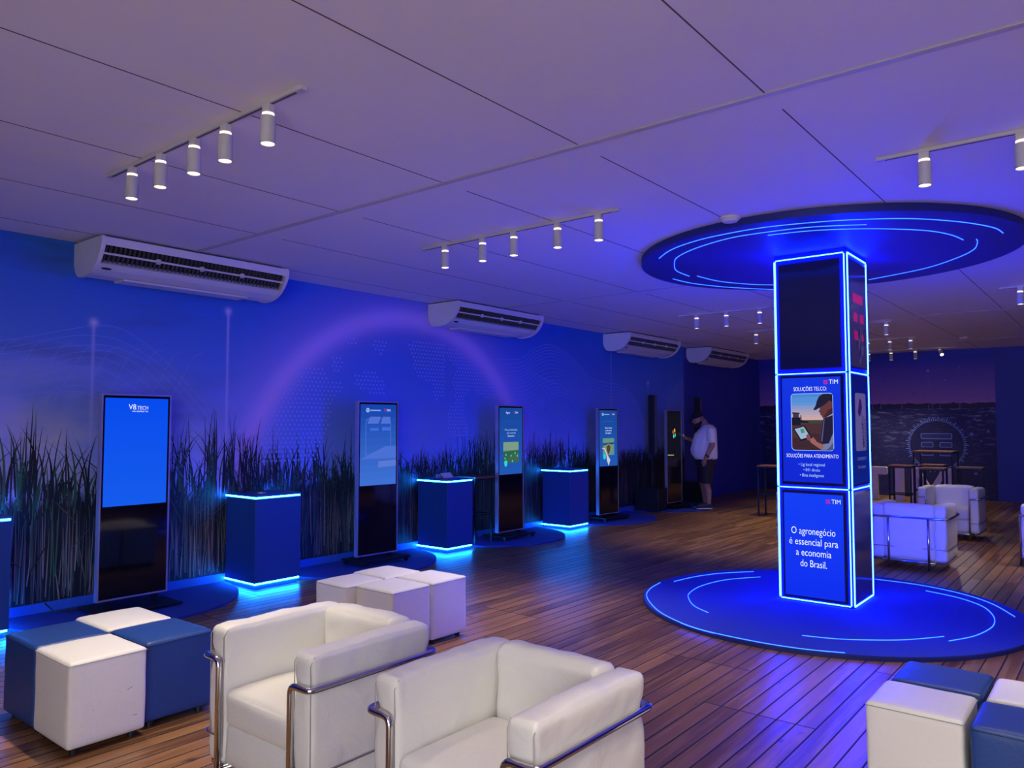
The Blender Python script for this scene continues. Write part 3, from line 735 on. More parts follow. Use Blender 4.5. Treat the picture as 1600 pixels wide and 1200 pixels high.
    if kind==1:
        text('lettering','V8',.068,M['text'],scn,fm(-.045,1.742),w=.062); text('lettering','.TECH',.045,M['text'],scn,fm(.040,1.736),w=.10)
        text('lettering','UMA EMPRESA TIM',.017,M['text'],scn,fm(.022,1.706),w=.135)
    if kind in (2,3,4):
        text('lettering','TIM',.038,M['text'],scn,fm(.14 if kind!=3 else .12,1.752))
        poly_mesh('bar_mark',[((.35,.02,.10),[(.075 if kind!=3 else .06,1.742+.012*k),(.10 if kind!=3 else .085,1.742+.012*k),(.10 if kind!=3 else .085,1.748+.012*k),(.075 if kind!=3 else .06,1.748+.012*k)]) for k in range(3)],fd,M['display'],scn,base=.003)
        poly_mesh('divider',[(srgb(60,110,200),[(.045,1.735),(.047,1.735),(.047,1.772),(.045,1.772)])],fd,M['display'],scn,base=.003)
        if kind in(2,4):
            o_=ell(-.155,1.753,.024,.024,20); i_=ell(-.155,1.753,.018,.018,20)
            poly_mesh('round_mark',[(srgb(200,225,255),[o_[k],o_[(k+1)%20],i_[(k+1)%20],i_[k]]) for k in range(20)]+[(srgb(200,225,255),ell(-.155,1.753,.007,.009,10))],fd,M['display'],scn,step=0,base=.003)
            # tiny unreadable wordmark: a short light line
            poly_mesh('wordmark',[(srgb(150,190,240),[(-.12+.0115*k,1.746),(-.112+.0115*k,1.746),(-.112+.0115*k,1.759),(-.12+.0115*k,1.759)]) for k in range(13)],fd,M['display'],scn,step=0,base=.003)
    if kind==3:
        text('lettering','Agrix',.042,M['text'],scn,fm(-.07,1.752))
        text('lettering','Mais produtividade',.036,M['textdim'],scn,fm(0,1.515)); text('lettering','com controle',.036,M['textdim'],scn,fm(.0,1.472)); text('lettering','financeiro.',.036,M['text'],scn,fm(0,1.43))
    if kind==4:
        text('lettering','Nosso tempo',.036,M['text'],scn,fm(0,1.53)); text('lettering','é adiamento',.036,M['text'],scn,fm(0,1.487)); text('lettering','do negócio.',.036,M['text'],scn,fm(0,1.445))
    if wheels:
        bs=link('base',B(-.335,.335,-.20,.20,.062,.085,.004,1),M['blackmetal'],t)
        for s in (-1,1): link('bracket',B(s*.2-.02,s*.2+.02,-.02,.02,.085,.116),M['blackmetal'],t)
        for sx in (-1,1):
            for sy in (-1,1):
                bm=bmesh.new(); cyl(bm,(sx*.30-.012,sy*.17,.042),(sx*.30+.012,sy*.17,.042),.022,n=14); cyl(bm,(sx*.30,sy*.17,.05),(sx*.30,sy*.17,.064),.008,n=8)
                link('caster',bm,M['black'],bs)
    else:
        link('base',B(-.33,.33,-.25,.25,.034,.05,.004,1),M['blackmetal'],t)
        for s in (-1,1): link('bracket',B(s*.2-.02,s*.2+.02,-.02,.02,.05,.116),M['blackmetal'],t)
    return t
Q=PI/2
kiosk(-6.72,3.09,Q,'upright screen stand with a plain bright blue screen, nearest on the left',1,False,w=.60)
kiosk(-6.72,5.83,Q-R(3),'upright screen stand with a pale rounded outline on a hazy blue screen',2,w=.575)
kiosk(-6.72,8.24,Q,'upright screen stand showing a green crop field picture, behind the stool',3,w=.56)
kiosk(-6.74,10.83,Q-R(4),'upright screen stand showing a brown pin and white ribbon picture',4,w=.56)
kiosk(-6.74,13.18,Q,'upright screen stand with black screen and coloured dots beside the man',5,w=.60)
# carpeted half discs under the stands
for (y,lab) in ((3.15,'under the nearest blue screen stand'),(5.75,'under the hazy blue screen stand'),(8.36,'under the crop field screen stand'),(11.06,'under the pin picture screen stand'),(13.35,'under the black screen stand by the man')):
    bm=bmesh.new(); n=48; r=1.03
    for (z0,z1) in ((0,.02),):
        a=[bm.verts.new((.016,-r,z0))]+[bm.verts.new((.016+r*math.sin(PI*i/n),-r*math.cos(PI*i/n),z0)) for i in range(1,n)]+[bm.verts.new((.016,r,z0))]
        b=[bm.verts.new((v.co.x,v.co.y,z1)) for v in a]
        bm.faces.new(a); bm.faces.new(b[::-1]); m_=len(a)
        for i in range(m_): bm.faces.new((a[i],b[i],b[(i+1)%m_],a[(i+1)%m_]))
    bmesh.ops.recalc_face_normals(bm,faces=bm.faces)
    o=link('half_round_mat',bm,M['carpet']); o.location=(WX,y,0); tag(o,'half-round blue carpet mat '+lab,'mat','half-round mats along the wall')
bm=bmesh.new(); sweep(bm,[Vector(p) for p in spline([(0,0),(1,0)],2) and [(-7.10,2.55,.10),(-7.05,2.60,.03),(-6.98,2.72,.028),(-6.95,2.9,.028)]],.007,8)
tag(link('floor_cable',bm,M['black'],smooth=True),'black cable on the carpet behind the nearest screen stand','cable')

# ---------------- ottomans
def ottoman(lx,ly,m,seam,h=.41,seed=0):
    t=thing('cube_ottoman','','ottoman')
    bm=bmesh.new(); cushion(bm,(0,0,.035+h/2),(lx,ly,h),.016,(.004,.004,.010),14,.0025,seed,5)
    b=link('body',bm,m,t,True)
    bm=bmesh.new(); z=.035+h-.012; q=.0015
    sweep(bm,[(-lx/2+.006,-ly/2-q,z),(lx/2-.006,-ly/2-q,z),(lx/2+q,-ly/2+.006,z),(lx/2+q,ly/2-.006,z),(lx/2-.006,ly/2+q,z),(-lx/2+.006,ly/2+q,z),(-lx/2-q,ly/2-.006,z),(-lx/2-q,-ly/2+.006,z)],.0022,6,True)
    link('piping',bm,seam,b,True)
    for sx in (-1,1):
        for sy in (-1,1): link('foot',CY((sx*(lx/2-.05),sy*(ly/2-.05),0),(sx*(lx/2-.05),sy*(ly/2-.05),.042),.02,n=14),M['black'],t)
    return t
M['bseam']=mat('blue_seam',(.008,.04,.15),.6)
ow=ottoman(.425,.375,M['leather'],M['leather_seam']); ob=ottoman(.425,.375,M['blue_leather'],M['bseam'],seed=4)
ga='blue and white cube ottomans at the left'; gb='white cube ottomans behind the left armchair'; gc='blue and white cube ottomans at the lower right'
ow.location=(-4.20,1.735,0); ow['label']='white cube ottoman with scuff marks in the left cluster, nearest the camera'; ow['group']=ga
ob.location=(-4.635,1.735,0); ob['label']='blue cube ottoman at the far left edge of the left cluster'; ob['group']=ga
dup(ow,(-4.70,2.12,0),0,'white cube ottoman at the back of the left cluster, mostly hidden',ga)
dup(ob,(-4.255,2.13,0),0,'blue cube ottoman next to the left armchair',ga)
owc=ottoman(.385,.37,M['leather'],M['leather_seam'],seed=9)
owl=ottoman(.35,.36,M['leather'],M['leather_seam'],seed=12)
owl.location=(-4.527,3.68,0); owl['label']='white ottoman at the left of the all-white cluster'; owl['group']=gb
owc.location=(-4.145,3.76,0); owc['group']=gb; owc['label']=('front white ottoman of the all-white cluster, right behind the armchair')
dup(owc,(-4.555,4.065,0),0,'rearmost white ottoman of the all-white cluster, nearest the pale screen stand',gb)
dup(owc,(-4.150,4.150,0),0,'white ottoman at the right of the all-white cluster, lit floor beside it',gb)
ow2=ottoman(.355,.355,M['leather'],M['leather_seam'],seed=2); ob2=ottoman(.355,.355,M['blue_leather'],M['bseam'],seed=6)
ow2.location=(-.715,3.615,0); ow2['label']='white cube ottoman at the left of the lower right cluster'; ow2['group']=gc
ob2.location=(-.70,3.99,0); ob2['label']='blue cube ottoman at the back of the lower right cluster, beside the round platform'; ob2['group']=gc
dup(ob2,(-.335,3.59,0),0,'blue cube ottoman in the lower right corner of the photo',gc)
dup(ow2,(-.325,3.965,0),0,'white cube ottoman cut off by the right picture edge',gc)
# scuffs on the nearest white ottoman
bm=bmesh.new()
for (y,z,l,a) in ((-.05,.20,.05,.1),(.10,.26,.03,.35),(.13,.12,.02,0)):
    c_,s_=math.cos(a)*l/2,math.sin(a)*l/2
    bm.faces.new([bm.verts.new(p) for p in ((.2175,y-c_,z-s_-.001),(.2175,y+c_,z+s_-.001),(.2175,y+c_,z+s_+.001),(.2175,y-c_,z-s_+.001))])
o=link('scuff_marks',bm,M['beard'],ow)

# ---------------- armchairs
def armchair(label,seed=0):
    t=thing('tube_armchair',label,'armchair',group='white leather armchairs with chrome tube frames')
    W=.75; Dp=.655; aw=.12; g=.012
    L_=M['soft_leather']
    zc0=.105
    for s,nm in ((-1,'armrest'),(1,'armrest')):
        bm=bmesh.new(); cushion(bm,(s*(W/2-aw/2),0,(zc0+.69)/2),(aw,Dp,.69-zc0),.024,(.006,.006,.012),34,.0065,seed+s,9)
        # pinched where the tube and strap hold it
        for v in bm.verts:
            for (zp,am) in ((.565,.010),(.235,.007)):
                if v.co.x*s>W/2-aw/2 or abs(v.co.y)>Dp/2-.03:
                    k=math.exp(-((v.co.z-zp)/.035)**2)*am
                    if v.co.x*s>W/2-.03: v.co.x-=s*k
                    if v.co.y<-Dp/2+.03: v.co.y+=k
                    if v.co.y>Dp/2-.03: v.co.y-=k
        a=link(nm,bm,L_,t,True)
        bm=bmesh.new()
        x=s*(W/2-aw+.010)
        for xx in (s*(W/2-.008),s*(W/2-aw+.008)):
            sweep(bm,[(xx,-Dp/2+.004,zc0+.03),(xx,-Dp/2+.0,.655),(xx,-Dp/2+.02,.682)],.0022,5)
        link('seam',bm,M['leather_seam'],a,True)
    iw=W-2*aw-.006
    bt=.13
    bm=bmesh.new(); cushion(bm,(0,Dp/2-bt/2,(zc0+.70)/2),(iw,bt,.70-zc0),.032,(.004,.022,.014),30,.0075,seed+5,9); link('backrest',bm,L_,t,True)
    sd=Dp-bt-.006
    bm=bmesh.new(); cushion(bm,(0,-bt/2-.002,.355),(iw,sd+.0,.145),.030,(.002,.008,.020),22,.005,seed+8,6); s_=link('seat_cushion',bm,L_,t,True)
    bm=bmesh.new(); cushion(bm,(0,-bt/2-.002,.193),(iw,sd-.01,.172),.022,(.002,.012,.004),18,.004,seed+11,6); link('base_cushion',bm,L_,t,True)
    r=.0135; fx=W/2+.014; fy=Dp/2+.016; lx=W/2-aw+.01; zt=.565; ly=-fy-.004
    # top rail: front legs rise, turn outward, run round the sides and back
    bm=bmesh.new(); sweep(bm,fillet([(-lx,ly,.0),(-lx,ly,zt),(-fx,ly,zt),(-fx,fy,zt),(fx,fy,zt),(fx,ly,zt),(lx,ly,zt),(lx,ly,.0)],.035,6),r,12)
    link('tube_frame',bm,M['chrome'],t,True)
    for s in (-1,1):
        bm=bmesh.new(); cyl(bm,(s*.20,fy+.004,0),(s*.20,fy+.004,zt),r,n=14); link('rear_leg',bm,M['chrome'],t,True)
    bm=bmesh.new(); zt2=.235; sweep(bm,fillet([(-lx,ly,zt2),(-fx+.008,ly+.006,zt2),(-fx+.008,fy-.006,zt2),(fx-.008,fy-.006,zt2),(fx-.008,ly+.006,zt2),(lx,ly,zt2)],.02,4),.005,8)
    link('lower_strap',bm,M['chrome'],t,True)
    bm=bmesh.new(); zb=.085; sweep(bm,fillet([(-lx,ly,zb),(lx,ly,zb),(lx,fy,zb),(-lx,fy,zb),(-lx,ly,zb)],.01,2),.011,8)
    box(bm,-fx+.02,fx-.02,fy-.03,fy-.004,.075,.10); box(bm,-fx+.02,-lx,-fy+.03,fy-.03,.085,.10); box(bm,lx,fx-.02,-fy+.03,fy-.03,.085,.10)
    link('base_frame',bm,M['chrome'],t,True)
    return t
ch=armchair('white leather armchair with a slumped grey-shaded right arm, left one of the front pair')
ch.location=(-2.88,2.18,0)
ch2=armchair('white leather armchair right of centre at the bottom edge, nearest the camera',20); ch2.location=(-1.79,2.20,0); ch2.rotation_euler.z=R(-1)
dup(ch2,(-1.935,9.68,0),PI,'white armchair seen from behind just right of the column, lit blue')
dup(ch,(-2.0,12.43,0),0,'white armchair facing the camera in front of the big letters')
dup(ch2,(-.655,10.69,0),-PI/2,'white armchair cut off by the right picture edge')
dup(ch,(-3.39,10.6,0),PI/2,'white armchair mostly hidden behind the left side of the column')

# ---------------- bar stools and high table
def stool(label,w=.37,h=.88,grp='black bar stools with wooden seats',top=True,name='bar_stool',cat='stool'):
    t=thing(name,label,cat,group=grp)
    link('seat' if name=='bar_stool' else 'tabletop',B(-w/2,w/2,-w/2,w/2,h-.025,h,.004,2),M['woodtop'],t)
    a=w/2-.018; q=.012
    link('seat_frame',B(-w/2+.006,w/2-.006,-w/2+.006,w/2-.006,h-.045,h-.026),M['blackmetal'],t)
    for sx in (-1,1):
        for sy in (-1,1): link('leg',B(sx*a-q,sx*a+q,sy*a-q,sy*a+q,0,h-.045),M['blackmetal'],t)
    bm=bmesh.new()
    for (z) in (.38,):
        for s in (-1,1):
            box(bm,-a+q,a-q,s*a-.009,s*a+.009,z-.009,z+.009); box(bm,s*a-.009,s*a+.009,-a+q,a-q,z-.009,z+.009)
    link('footrest',bm,M['blackmetal'],t)
    return t
s0=stool('black bar stool left of the letter M, in front of the I'); s0.location=(-3.10,14.62,0)
dup(s0,(-2.71,15.2,0),0,'bar stool directly behind the one in front of the letter M')
dup(s0,(-2.52,14.10,0),0,'black bar stool standing in front of the letter M')
dup(s0,(-2.07,14.68,0),0,'bar stool at the right of the letters, behind the far armchair')
dup(s0,(-4.86,13.15,0),0,'dark bar stool standing left of the column near the far corner')
dup(s0,(-6.86,7.66,.02),0,'black bar stool between the leaflet plinth and the crop field screen')
ht=stool('tall square bar table with wooden top among the stools by the letters',.66,1.10,None,True,'bar_table','table'); ht.location=(-2.80,15.92,0)

# ---------------- freestanding letters
def letter(name,polys,x,label):
    bm=bmesh.new(); dpt=.11
    for pts in polys:
        a=[bm.verts.new((u,0,v)) for u,v in pts]; b=[bm.verts.new((u,dpt,v)) for u,v in pts]; n=len(a)
        bm.faces.new(a); bm.faces.new(b[::-1])
        for i in range(n): bm.faces.new((a[i],b[i],b[(i+1)%n],a[(i+1)%n]))
    bmesh.ops.recalc_face_normals(bm,faces=bm.faces)
    o=link(name,bm,M['letters']); o.location=(x,17.45,0); tag(o,label,'letter','big freestanding white letters')
LH=.69
letter('letter_t',[[(.17,0),(.37,0),(.37,LH-.16),(.535,LH-.16),(.555,LH-.14),(.555,LH-.02),(.535,LH),(0,LH),(-.02,LH-.02),(-.02,LH-.14),(0,LH-.16),(.17,LH-.16)]],-4.55,'big freestanding white letter T beside the column')
letter('letter_i',[[(0,0),(.19,0),(.19,LH),(0,LH)]],-3.87,'big freestanding white letter I, middle of three')
letter('letter_m',[[(0,0),(.15,0),(.15,.50),(.33,.16),(.43,.16),(.61,.50),(.61,0),(.76,0),(.76,LH),(.60,LH),(.38,.30),(.16,LH),(0,LH)]],-3.56,'big freestanding white letter M behind the bar stools')

# ---------------- column loudspeakers
def speaker(y,label,yp):
    t=thing('column_loudspeaker',label,'loudspeaker',(-6.85,y,0),group='black column loudspeakers')
    link('bass_box',B(-.24,.24,-.17,.17,.02,.43,.01,2),M['black'],t); link('pole',CY((-.02,yp,.43),(-.02,yp,1.1),.018,n=12),M['blackmetal'],t)
    link('slim_cabinet',B(-.07,.06,yp-.05,yp+.05,1.05,2.13,.006,2),M['black'],t)
    link('grille',B(.06,.064,yp-.043,yp+.043,1.07,2.11),M['ac_fin'],t)
    bm=bmesh.new()
    for sx in (-1,1):
        for sy in (-1,1): cyl(bm,(sx*.2,sy*.13,0),(sx*.2,sy*.13,.022),.018,n=10)
    link('feet',bm,M['black'],t)
speaker(12.5,'tall slim black loudspeaker on a bass box left of the black screen stand',.10)
speaker(14.42,'tall slim black loudspeaker standing behind the man in the cap',.10)

# ---------------- air conditioners
def aircon(y0,y1,label):
    t=thing('air_conditioner',label,'air conditioner',(WX,(y0+y1)/2,3.17),group='white ceiling air conditioners')
    L2=(y1-y0)/2
    prof=[(0.0,0),(0,-.17),(.05,-.27),(.12,-.305),(.27,-.30),(.38,-.265),(.47,-.20),(.535,-.11),(.555,-.04),(.55,0)]
    def lo(y0,y1,P,bm):
        a=[bm.verts.new((x,y0,z)) for x,z in P]; b=[bm.verts.new((x,y1,z)) for x,z in P]; n=len(P)
        bm.faces.new(a); bm.faces.new(b[::-1])
        for i in range(n): bm.faces.new((a[i],b[i],b[(i+1)%n],a[(i+1)%n]))
        bmesh.ops.recalc_face_normals(bm,faces=bm.faces)
    for s in (-1,1):
        P=spline(prof,4); bm=bmesh.new(); ya,yb=(-L2,-L2+.035) if s<0 else (L2-.035,L2); lo(ya,yb,P,bm); link('end_cap',bm,M['whiteplastic'],t)
    # hollow body: lower panel and top strip, grille opening between
    Pb=[(.01,-.0),(.01,-.17),(.055,-.262),(.12,-.295),(.27,-.29),(.375,-.257),(.435,-.215),(.40,-.18),(.35,-.02),(.35,0)]
    bm=bmesh.new(); lo(-L2+.034,L2-.034,Pb,bm); link('lower_panel',bm,M['whiteplastic'],t)
    bm=bmesh.new(); lo(-L2+.034,L2-.034,[(.49,-.045),(.545,-.075),(.548,-.005),(.36,-.002),(.36,-.02)],bm); link('front_strip',bm,M['whiteplastic'],t)
    bm=bmesh.new(); lo(-L2+.034,L2-.034,[(.352,-.03),(.41,-.18),(.415,-.175),(.49,-.047),(.36,-.02)],bm); link('outlet_dark',bm,M['ac_dark'],t)
    bm=bmesh.new(); n=44
    for i in range(n):
        y=-L2+.06+(2*L2-.12)*i/(n-1)
        a=[bm.verts.new((x,y-.002,z)) for x,z in ((.425,-.20),(.45,-.20),(.53,-.085),(.49,-.06))]; b=[bm.verts.new((v.co.x,y+.002,v.co.z)) for v in a]
        bm.faces.new(a); bm.faces.new(b[::-1])
        for k in range(4): bm.faces.new((a[k],b[k],b[(k+1)%4],a[(k+1)%4]))
    link('fins',bm,M['ac_fin'],t)
    bm=bmesh.new(); d=Vector((.085,0,.125)).normalized(); p=Vector((.497,0,-.135)); 
    for (q0,q1) in ((-.01,.006),):
        box(bm,-.005,.003,-L2+.034,L2-.034,q0,q1,M4=Matrix.Translation(p)@Matrix.Rotation(R(34),4,'Y'))
    for yy in (-L2*.45,0,L2*.45): cyl(bm,(.505,yy,-.125),(.515,yy,-.155),.022,n=12)
    link('flap',bm,M['whiteplastic'],t)
    bm=bmesh.new(); e=ell(0,0,.045,.014,20); c=Vector((.41,-L2+.10,-.243)); 
    bm.faces.new([bm.verts.new(c+Vector((v*.8+.0,u,v*.55-.004))+Vector((.004,0,-.005))) for u,v in e]); link('oval_badge',bm,M['ac_dark'],t)
    bm=bmesh.new(); box(bm,.10,.29,-L2+.3,L2-.3,-.312,-.295,.003,1); link('intake_panel',bm,M['whiteplastic'],t)
    link('mounting_rail',B(.02,.5,-L2+.05,L2-.05,-.001,.02),M['groove'],t)
    return t
aircon(2.71,4.53,'white ceiling air conditioner above the nearest screen stand, the largest')
aircon(7.05,8.87,'white ceiling air conditioner at the right end of the globe arc')
aircon(11.35,13.25,'white air conditioner third along the mural wall, above the pin picture screen')
aircon(14.6,16.6,'farthest white air conditioner, on the plain navy wall stretch')

# ---------------- track lights
def spot_fixture(tilt=0):
    t=thing('track_spotlight','','spotlight')
    link('adapter',B(-.028,.028,-.018,.018,-.045,-.0,.003,1),M['lampgrey'],t)
    bm=bmesh.new(); cyl(bm,(0,0,-.060),(0,0,-.044),.030,n=20); link('glow_ring',bm,M['ringglow'],t,False)
    bm=bmesh.new(); n=28; pr=[(.0,-.060),(.036,-.060),(.037,-.063),(.037,-.196),(.033,-.197),(.031,-.190)]
    rings=[[bm.verts.new((r*math.cos(2*PI*k/n),r*math.sin(2*PI*k/n),z)) for k in range(n)] for r,z in pr[1:]]
    for A,Bv in zip(rings,rings[1:]):
        for k in range(n): bm.faces.new((A[k],A[(k+1)%n],Bv[(k+1)%n],Bv[k]))
    bm.faces.new(rings[0]); bmesh.ops.recalc_face_normals(bm,faces=bm.faces)
    hd=link('head',bm,M['lampgrey'],t,False)
    link('lens',CY((0,0,-.1905),(0,0,-.187),.0315,n=24),M['lens'],hd)
    return t
spots=[]
def spotlamp(x,y,z,e,d=(0,0,-1),ang=76):
    l=bpy.data.lights.new('spot_beam','SPOT'); l.energy=e; l.color=(1,.85,.60); l.spot_size=R(ang); l.spot_blend=.9; l.shadow_soft_size=.03
    o=bpy.data.objects.new('spot_beam',l); C.objects.link(o); o.location=(x,y,z); o.rotation_euler=Vector(d).to_track_quat('-Z','Y').to_euler(); return o
def track(x0,x1,y,label):
    t=thing('light_track',label,'light track',((x0+x1)/2,y,H),group='white ceiling light tracks'); h=(x1-x0)/2
    link('rail',B(-h,h,-.017,.017,-.020,0,.002,1),M['lampgrey'],t); link('slot',B(-h+.05,h-.05,-.006,.006,-.0215,-.0195),M['groove'],t)
    link('end_cap',B(h-.055,h+.004,-.019,.019,-.024,0,.003,1),M['lampgrey'],t)
rows=[(2.10,-5.02,-2.96,[-4.70,-4.34,-3.96,-3.64,-3.25],'nearest light track, at the upper left'),
 (4.80,-4.94,-2.87,[-4.65,-4.21,-3.87,-3.43,-3.05],'light track left of the ceiling disc, second from the camera'),
 (4.87,-1.13,.93,[-.872,-.40,0.05,.45],'light track at the upper right edge, its left end in view'),
 (10.2,-5.10,-3.05,[-4.82,-4.37,-3.89,-3.4],'light track just left of the column top'),
 (10.46,-1.13,.93,[-.925,-.45,0,.5],'light track at the right edge beyond the ceiling disc'),
 (12.75,-5.10,-2.80,[-4.93,-4.55,-4.0,-3.5,-2.87],'light track running behind the column top'),
 (15.42,-5.10,-2.98,[-4.6,-4.2,-3.8,-3.42,-3.07],'light track just beyond the one behind the column'),
 (17.9,-5.10,-2.70,[-4.8,-4.4,-3.95,-3.48],'farthest light track, in front of the back wall')]
fx0=None
inv={0:('first','second','third','fourth','fifth')}
ordn=('first','second','third','fourth','fifth')
near={0:'of the upper left track',1:'of the track left of the ceiling disc',2:'of the upper right track',3:'of the track left of the column top',4:'of the track at the right edge',5:'of the track behind the column',6:'of the track beyond the column',7:'of the farthest track'}
for ri,(y,x0,x1,xs,lab) in enumerate(rows):
    track(x0,x1,y,lab)
    for k,x in enumerate(xs):
        lb='white cylinder spotlight, %s from the left %s'%(ordn[k],near[ri])
        if fx0 is None:
            fx0=spot_fixture(); fx0.location=(x,y,H-.018); fx0['label']=lb; fx0['group']='white cylinder spotlights on ceiling tracks'
        else: dup(fx0,(x,y,H-.018),0,lb,'white cylinder spotlights on ceiling tracks')
        spotlamp(x,y,H-.225,SPOT_W)
# tilted head on the farthest track
tl=dup(fx0,(-3.02,17.9,H-.034),0,'tilted spotlight at the right end of the farthest track, its lens facing the camera','white cylinder spotlights on ceiling tracks')
tl.rotation_euler=(R(-42),R(-25),0)
spotlamp(-2.9,17.7,H-.2,SPOT_W*.8,(.35,-.75,-.75))
# lamps over the part of the hall behind the camera
for (x0,x1,y) in ((-5.0,-2.95,-.65),(-1.1,.95,-.65),(-1.1,.95,2.07)):
    track(x0,x1,y,'light track outside the picture above the camera side')
    for k in range(5):
        x=x0+.3+k*.36; dup(fx0,(x,y,H-.018),0,'spotlight outside the picture on a track above the camera side','white cylinder spotlights on ceiling tracks')
        spotlamp(x,y,H-.225,SPOT_W)
for (x,y,lb) in ((-2.34,5.56,'round white smoke detector beside the ceiling disc edge'),(-2.31,16.1,'round white smoke detector far back on the ceiling')):
    t=thing('smoke_detector',lb,'smoke detector',(x,y,H)); 
    link('base',CY((0,0,-.014),(0,0,0),.08,n=36),M['whiteplastic'],t)
    link('dome',CY((0,0,-.036),(0,0,-.0135),.055,.074,n=36),M['whiteplastic'],t)

# ---------------- the man
def ball(bm,c,r,s=(1,1,1),n=3):
    q=bmesh.ops.create_icosphere(bm,subdivisions=n,radius=1)['verts']
    for v in q: v.co=Vector(c)+Vector((v.co.x*r*s[0],v.co.y*r*s[1],v.co.z*r*s[2]))
def cone(bm,p0,r0,p1,r1,s0=(1,1,1),s1=(1,1,1),n=2):
    t=bmesh.new(); ball(t,p0,r0,s0,n); ball(t,p1,r1,s1,n)
    r=bmesh.ops.convex_hull(t,input=t.verts); 
    bmesh.ops.delete(t,geom=[e for e in r['geom_interior'] if isinstance(e,bmesh.types.BMVert)],context='VERTS')
    me=bpy.data.meshes.new('tmp'); t.to_mesh(me); t.free(); bm.from_mesh(me); bpy.data.meshes.remove(me)
def remesh(name,bm,m,parent,vox=.010,sm=6):
    o=link(name,bm,m,None,True); k=o.modifiers.new('r','REMESH'); k.mode='VOXEL'; k.voxel_size=vox; k.use_smooth_shade=True
    k=o.modifiers.new('s','SMOOTH'); k.iterations=sm; k.factor=.5
    dg=bpy.context.evaluated_depsgraph_get(); me=bpy.data.meshes.new_from_object(o.evaluated_get(dg)); me.materials.clear(); me.materials.append(m)
    bpy.data.objects.remove(o); r=bpy.data.objects.new(name,me); C.objects.link(r); r.parent=parent
    for p in me.polygons: p.use_smooth=True
    return r
man=thing('person','person in white T-shirt, black shorts and dark cap standing and looking down at a phone','person',(-6.16,13.29,.02),R(-50))
# local frame: faces -Y, left side +X
HT=Matrix.Translation((0,-.03,1.60))@Matrix.Rotation(R(22),4,'X')@Matrix.Translation((0,.03,-1.60))   # head bowed towards the phone
def hball(bm,c,r,s=(1,1,1),n=3):
    q=bmesh.ops.create_icosphere(bm,subdivisions=n,radius=1)['verts']
    for v in q: v.co=HT@(Vector(c)+Vector((v.co.x*r*s[0],v.co.y*r*s[1],v.co.z*r*s[2])))
bm=bmesh.new()
cone(bm,(0,.02,.98),.16,(0,-.02,1.15),.17,(1.05,.95,.8),(1.05,1.0,.9)); cone(bm,(0,-.02,1.15),.17,(0,.06,1.42),.14,(1.05,1.0,.9),(1.25,.95,.8))
cone(bm,(0,.07,1.48),.085,(0,-.02,1.62),.068)                 # neck leaning forward
hball(bm,(0,-.075,1.70),.100,(.84,1.02,1.16)); hball(bm,(0,-.105,1.635),.070,(.92,1.0,.9)); hball(bm,(0,-.185,1.672),.017,(.9,1.3,1.4)); hball(bm,(0,-.165,1.63),.02,(1.3,.8,.6))
for s in (-1,1):
    hball(bm,(s*.085,-.06,1.68),.022,(.45,.9,1.3)); hball(bm,(s*.034,-.165,1.695),.011,(1.2,.8,.7))
    cone(bm,(s*.09,.02,.90),.100,(s*.11,-.01,.50),.072); cone(bm,(s*.11,-.01,.50),.070,(s*.115,.025,.34),.066); cone(bm,(s*.115,.03,.34),.066,(s*.12,.035,.10),.040)
    cone(bm,(s*.12,.03,.07),.042,(s*.125,-.12,.045),.035,(1,1,.9),(1.1,1,.7))
    cone(bm,(s*.19,.07,1.45),.060,(s*.05,.06,1.47),.07)
# left arm hangs, right arm raises the phone
cone(bm,(.215,.07,1.46),.066,(.26,.075,1.18),.052); cone(bm,(.26,.075,1.18),.050,(.255,-.05,.96),.034)
cone(bm,(-.215,.07,1.46),.066,(-.27,.0,1.20),.052); cone(bm,(-.27,0,1.20),.050,(-.20,-.235,1.29),.034)
def hand(w,ax,pn,th,curl,s=1.0):
    """w wrist, ax finger direction, pn palm normal, th thumb side"""
    w=Vector(w);ax=Vector(ax).normalized();th=Vector(th).normalized();pn=Vector(pn).normalized()
    cone(bm,w,.030,w+ax*.055,.034,(1,1,1),(1,1,1),2)
    for i,(o,L) in enumerate(((.030,.078),(.010,.088),(-.010,.083),(-.029,.066))):
        b=w+ax*.072+th*o; m1=b+(ax*math.cos(curl*.5)+pn*math.sin(curl*.5))*L*.5; e=m1+(ax*math.cos(curl*1.4)+pn*math.sin(curl*1.4))*L*.5
        cone(bm,b,.0105,m1,.0095); cone(bm,m1,.0095,e,.0075)
    b=w+ax*.03+th*.030; m1=b+(ax*.7+th*.5+pn*.3).normalized()*.038; e=m1+(ax*.9+pn*.4).normalized()*.030
    cone(bm,b,.013,m1,.0105); cone(bm,m1,.0105,e,.0085)
hand((.255,-.055,.945),(0,-.12,-1),(-1,0,0),(0,-1,-.1),.55)
hand((-.195,-.25,1.295),(.25,-1,.25),(.1,.35,1),(1,.2,0),.9)
body=remesh('body',bm,M['skin'],man,.0075,3)
bm=bmesh.new()
cone(bm,(0,.02,.945),.20,(0,-.045,1.10),.215,(1.08,1.02,.30),(1.04,1.02,.9)); cone(bm,(0,-.045,1.10),.215,(0,-.005,1.30),.19,(1.04,1.02,.9),(1.12,1.05,.9)); cone(bm,(0,-.005,1.30),.19,(0,.07,1.455),.155,(1.12,1.05,.9),(1.38,.98,.7)); cone(bm,(0,.07,.95),.185,(0,.09,1.42),.155,(1.1,.95,.3),(1.2,.95,1))
for s in (-1,1): cone(bm,(s*.15,.07,1.47),.09,(s*.215,.075,1.43),.088); cone(bm,(s*.215,.075,1.44),.088,(s*.25,.065 if s>0 else .03,1.25),.080,(1,1,1),(1,1.05,.35))
cone(bm,(0,.065,1.49),.11,(0,.035,1.545),.085,(1.5,1,.6),(1.05,1,.35))
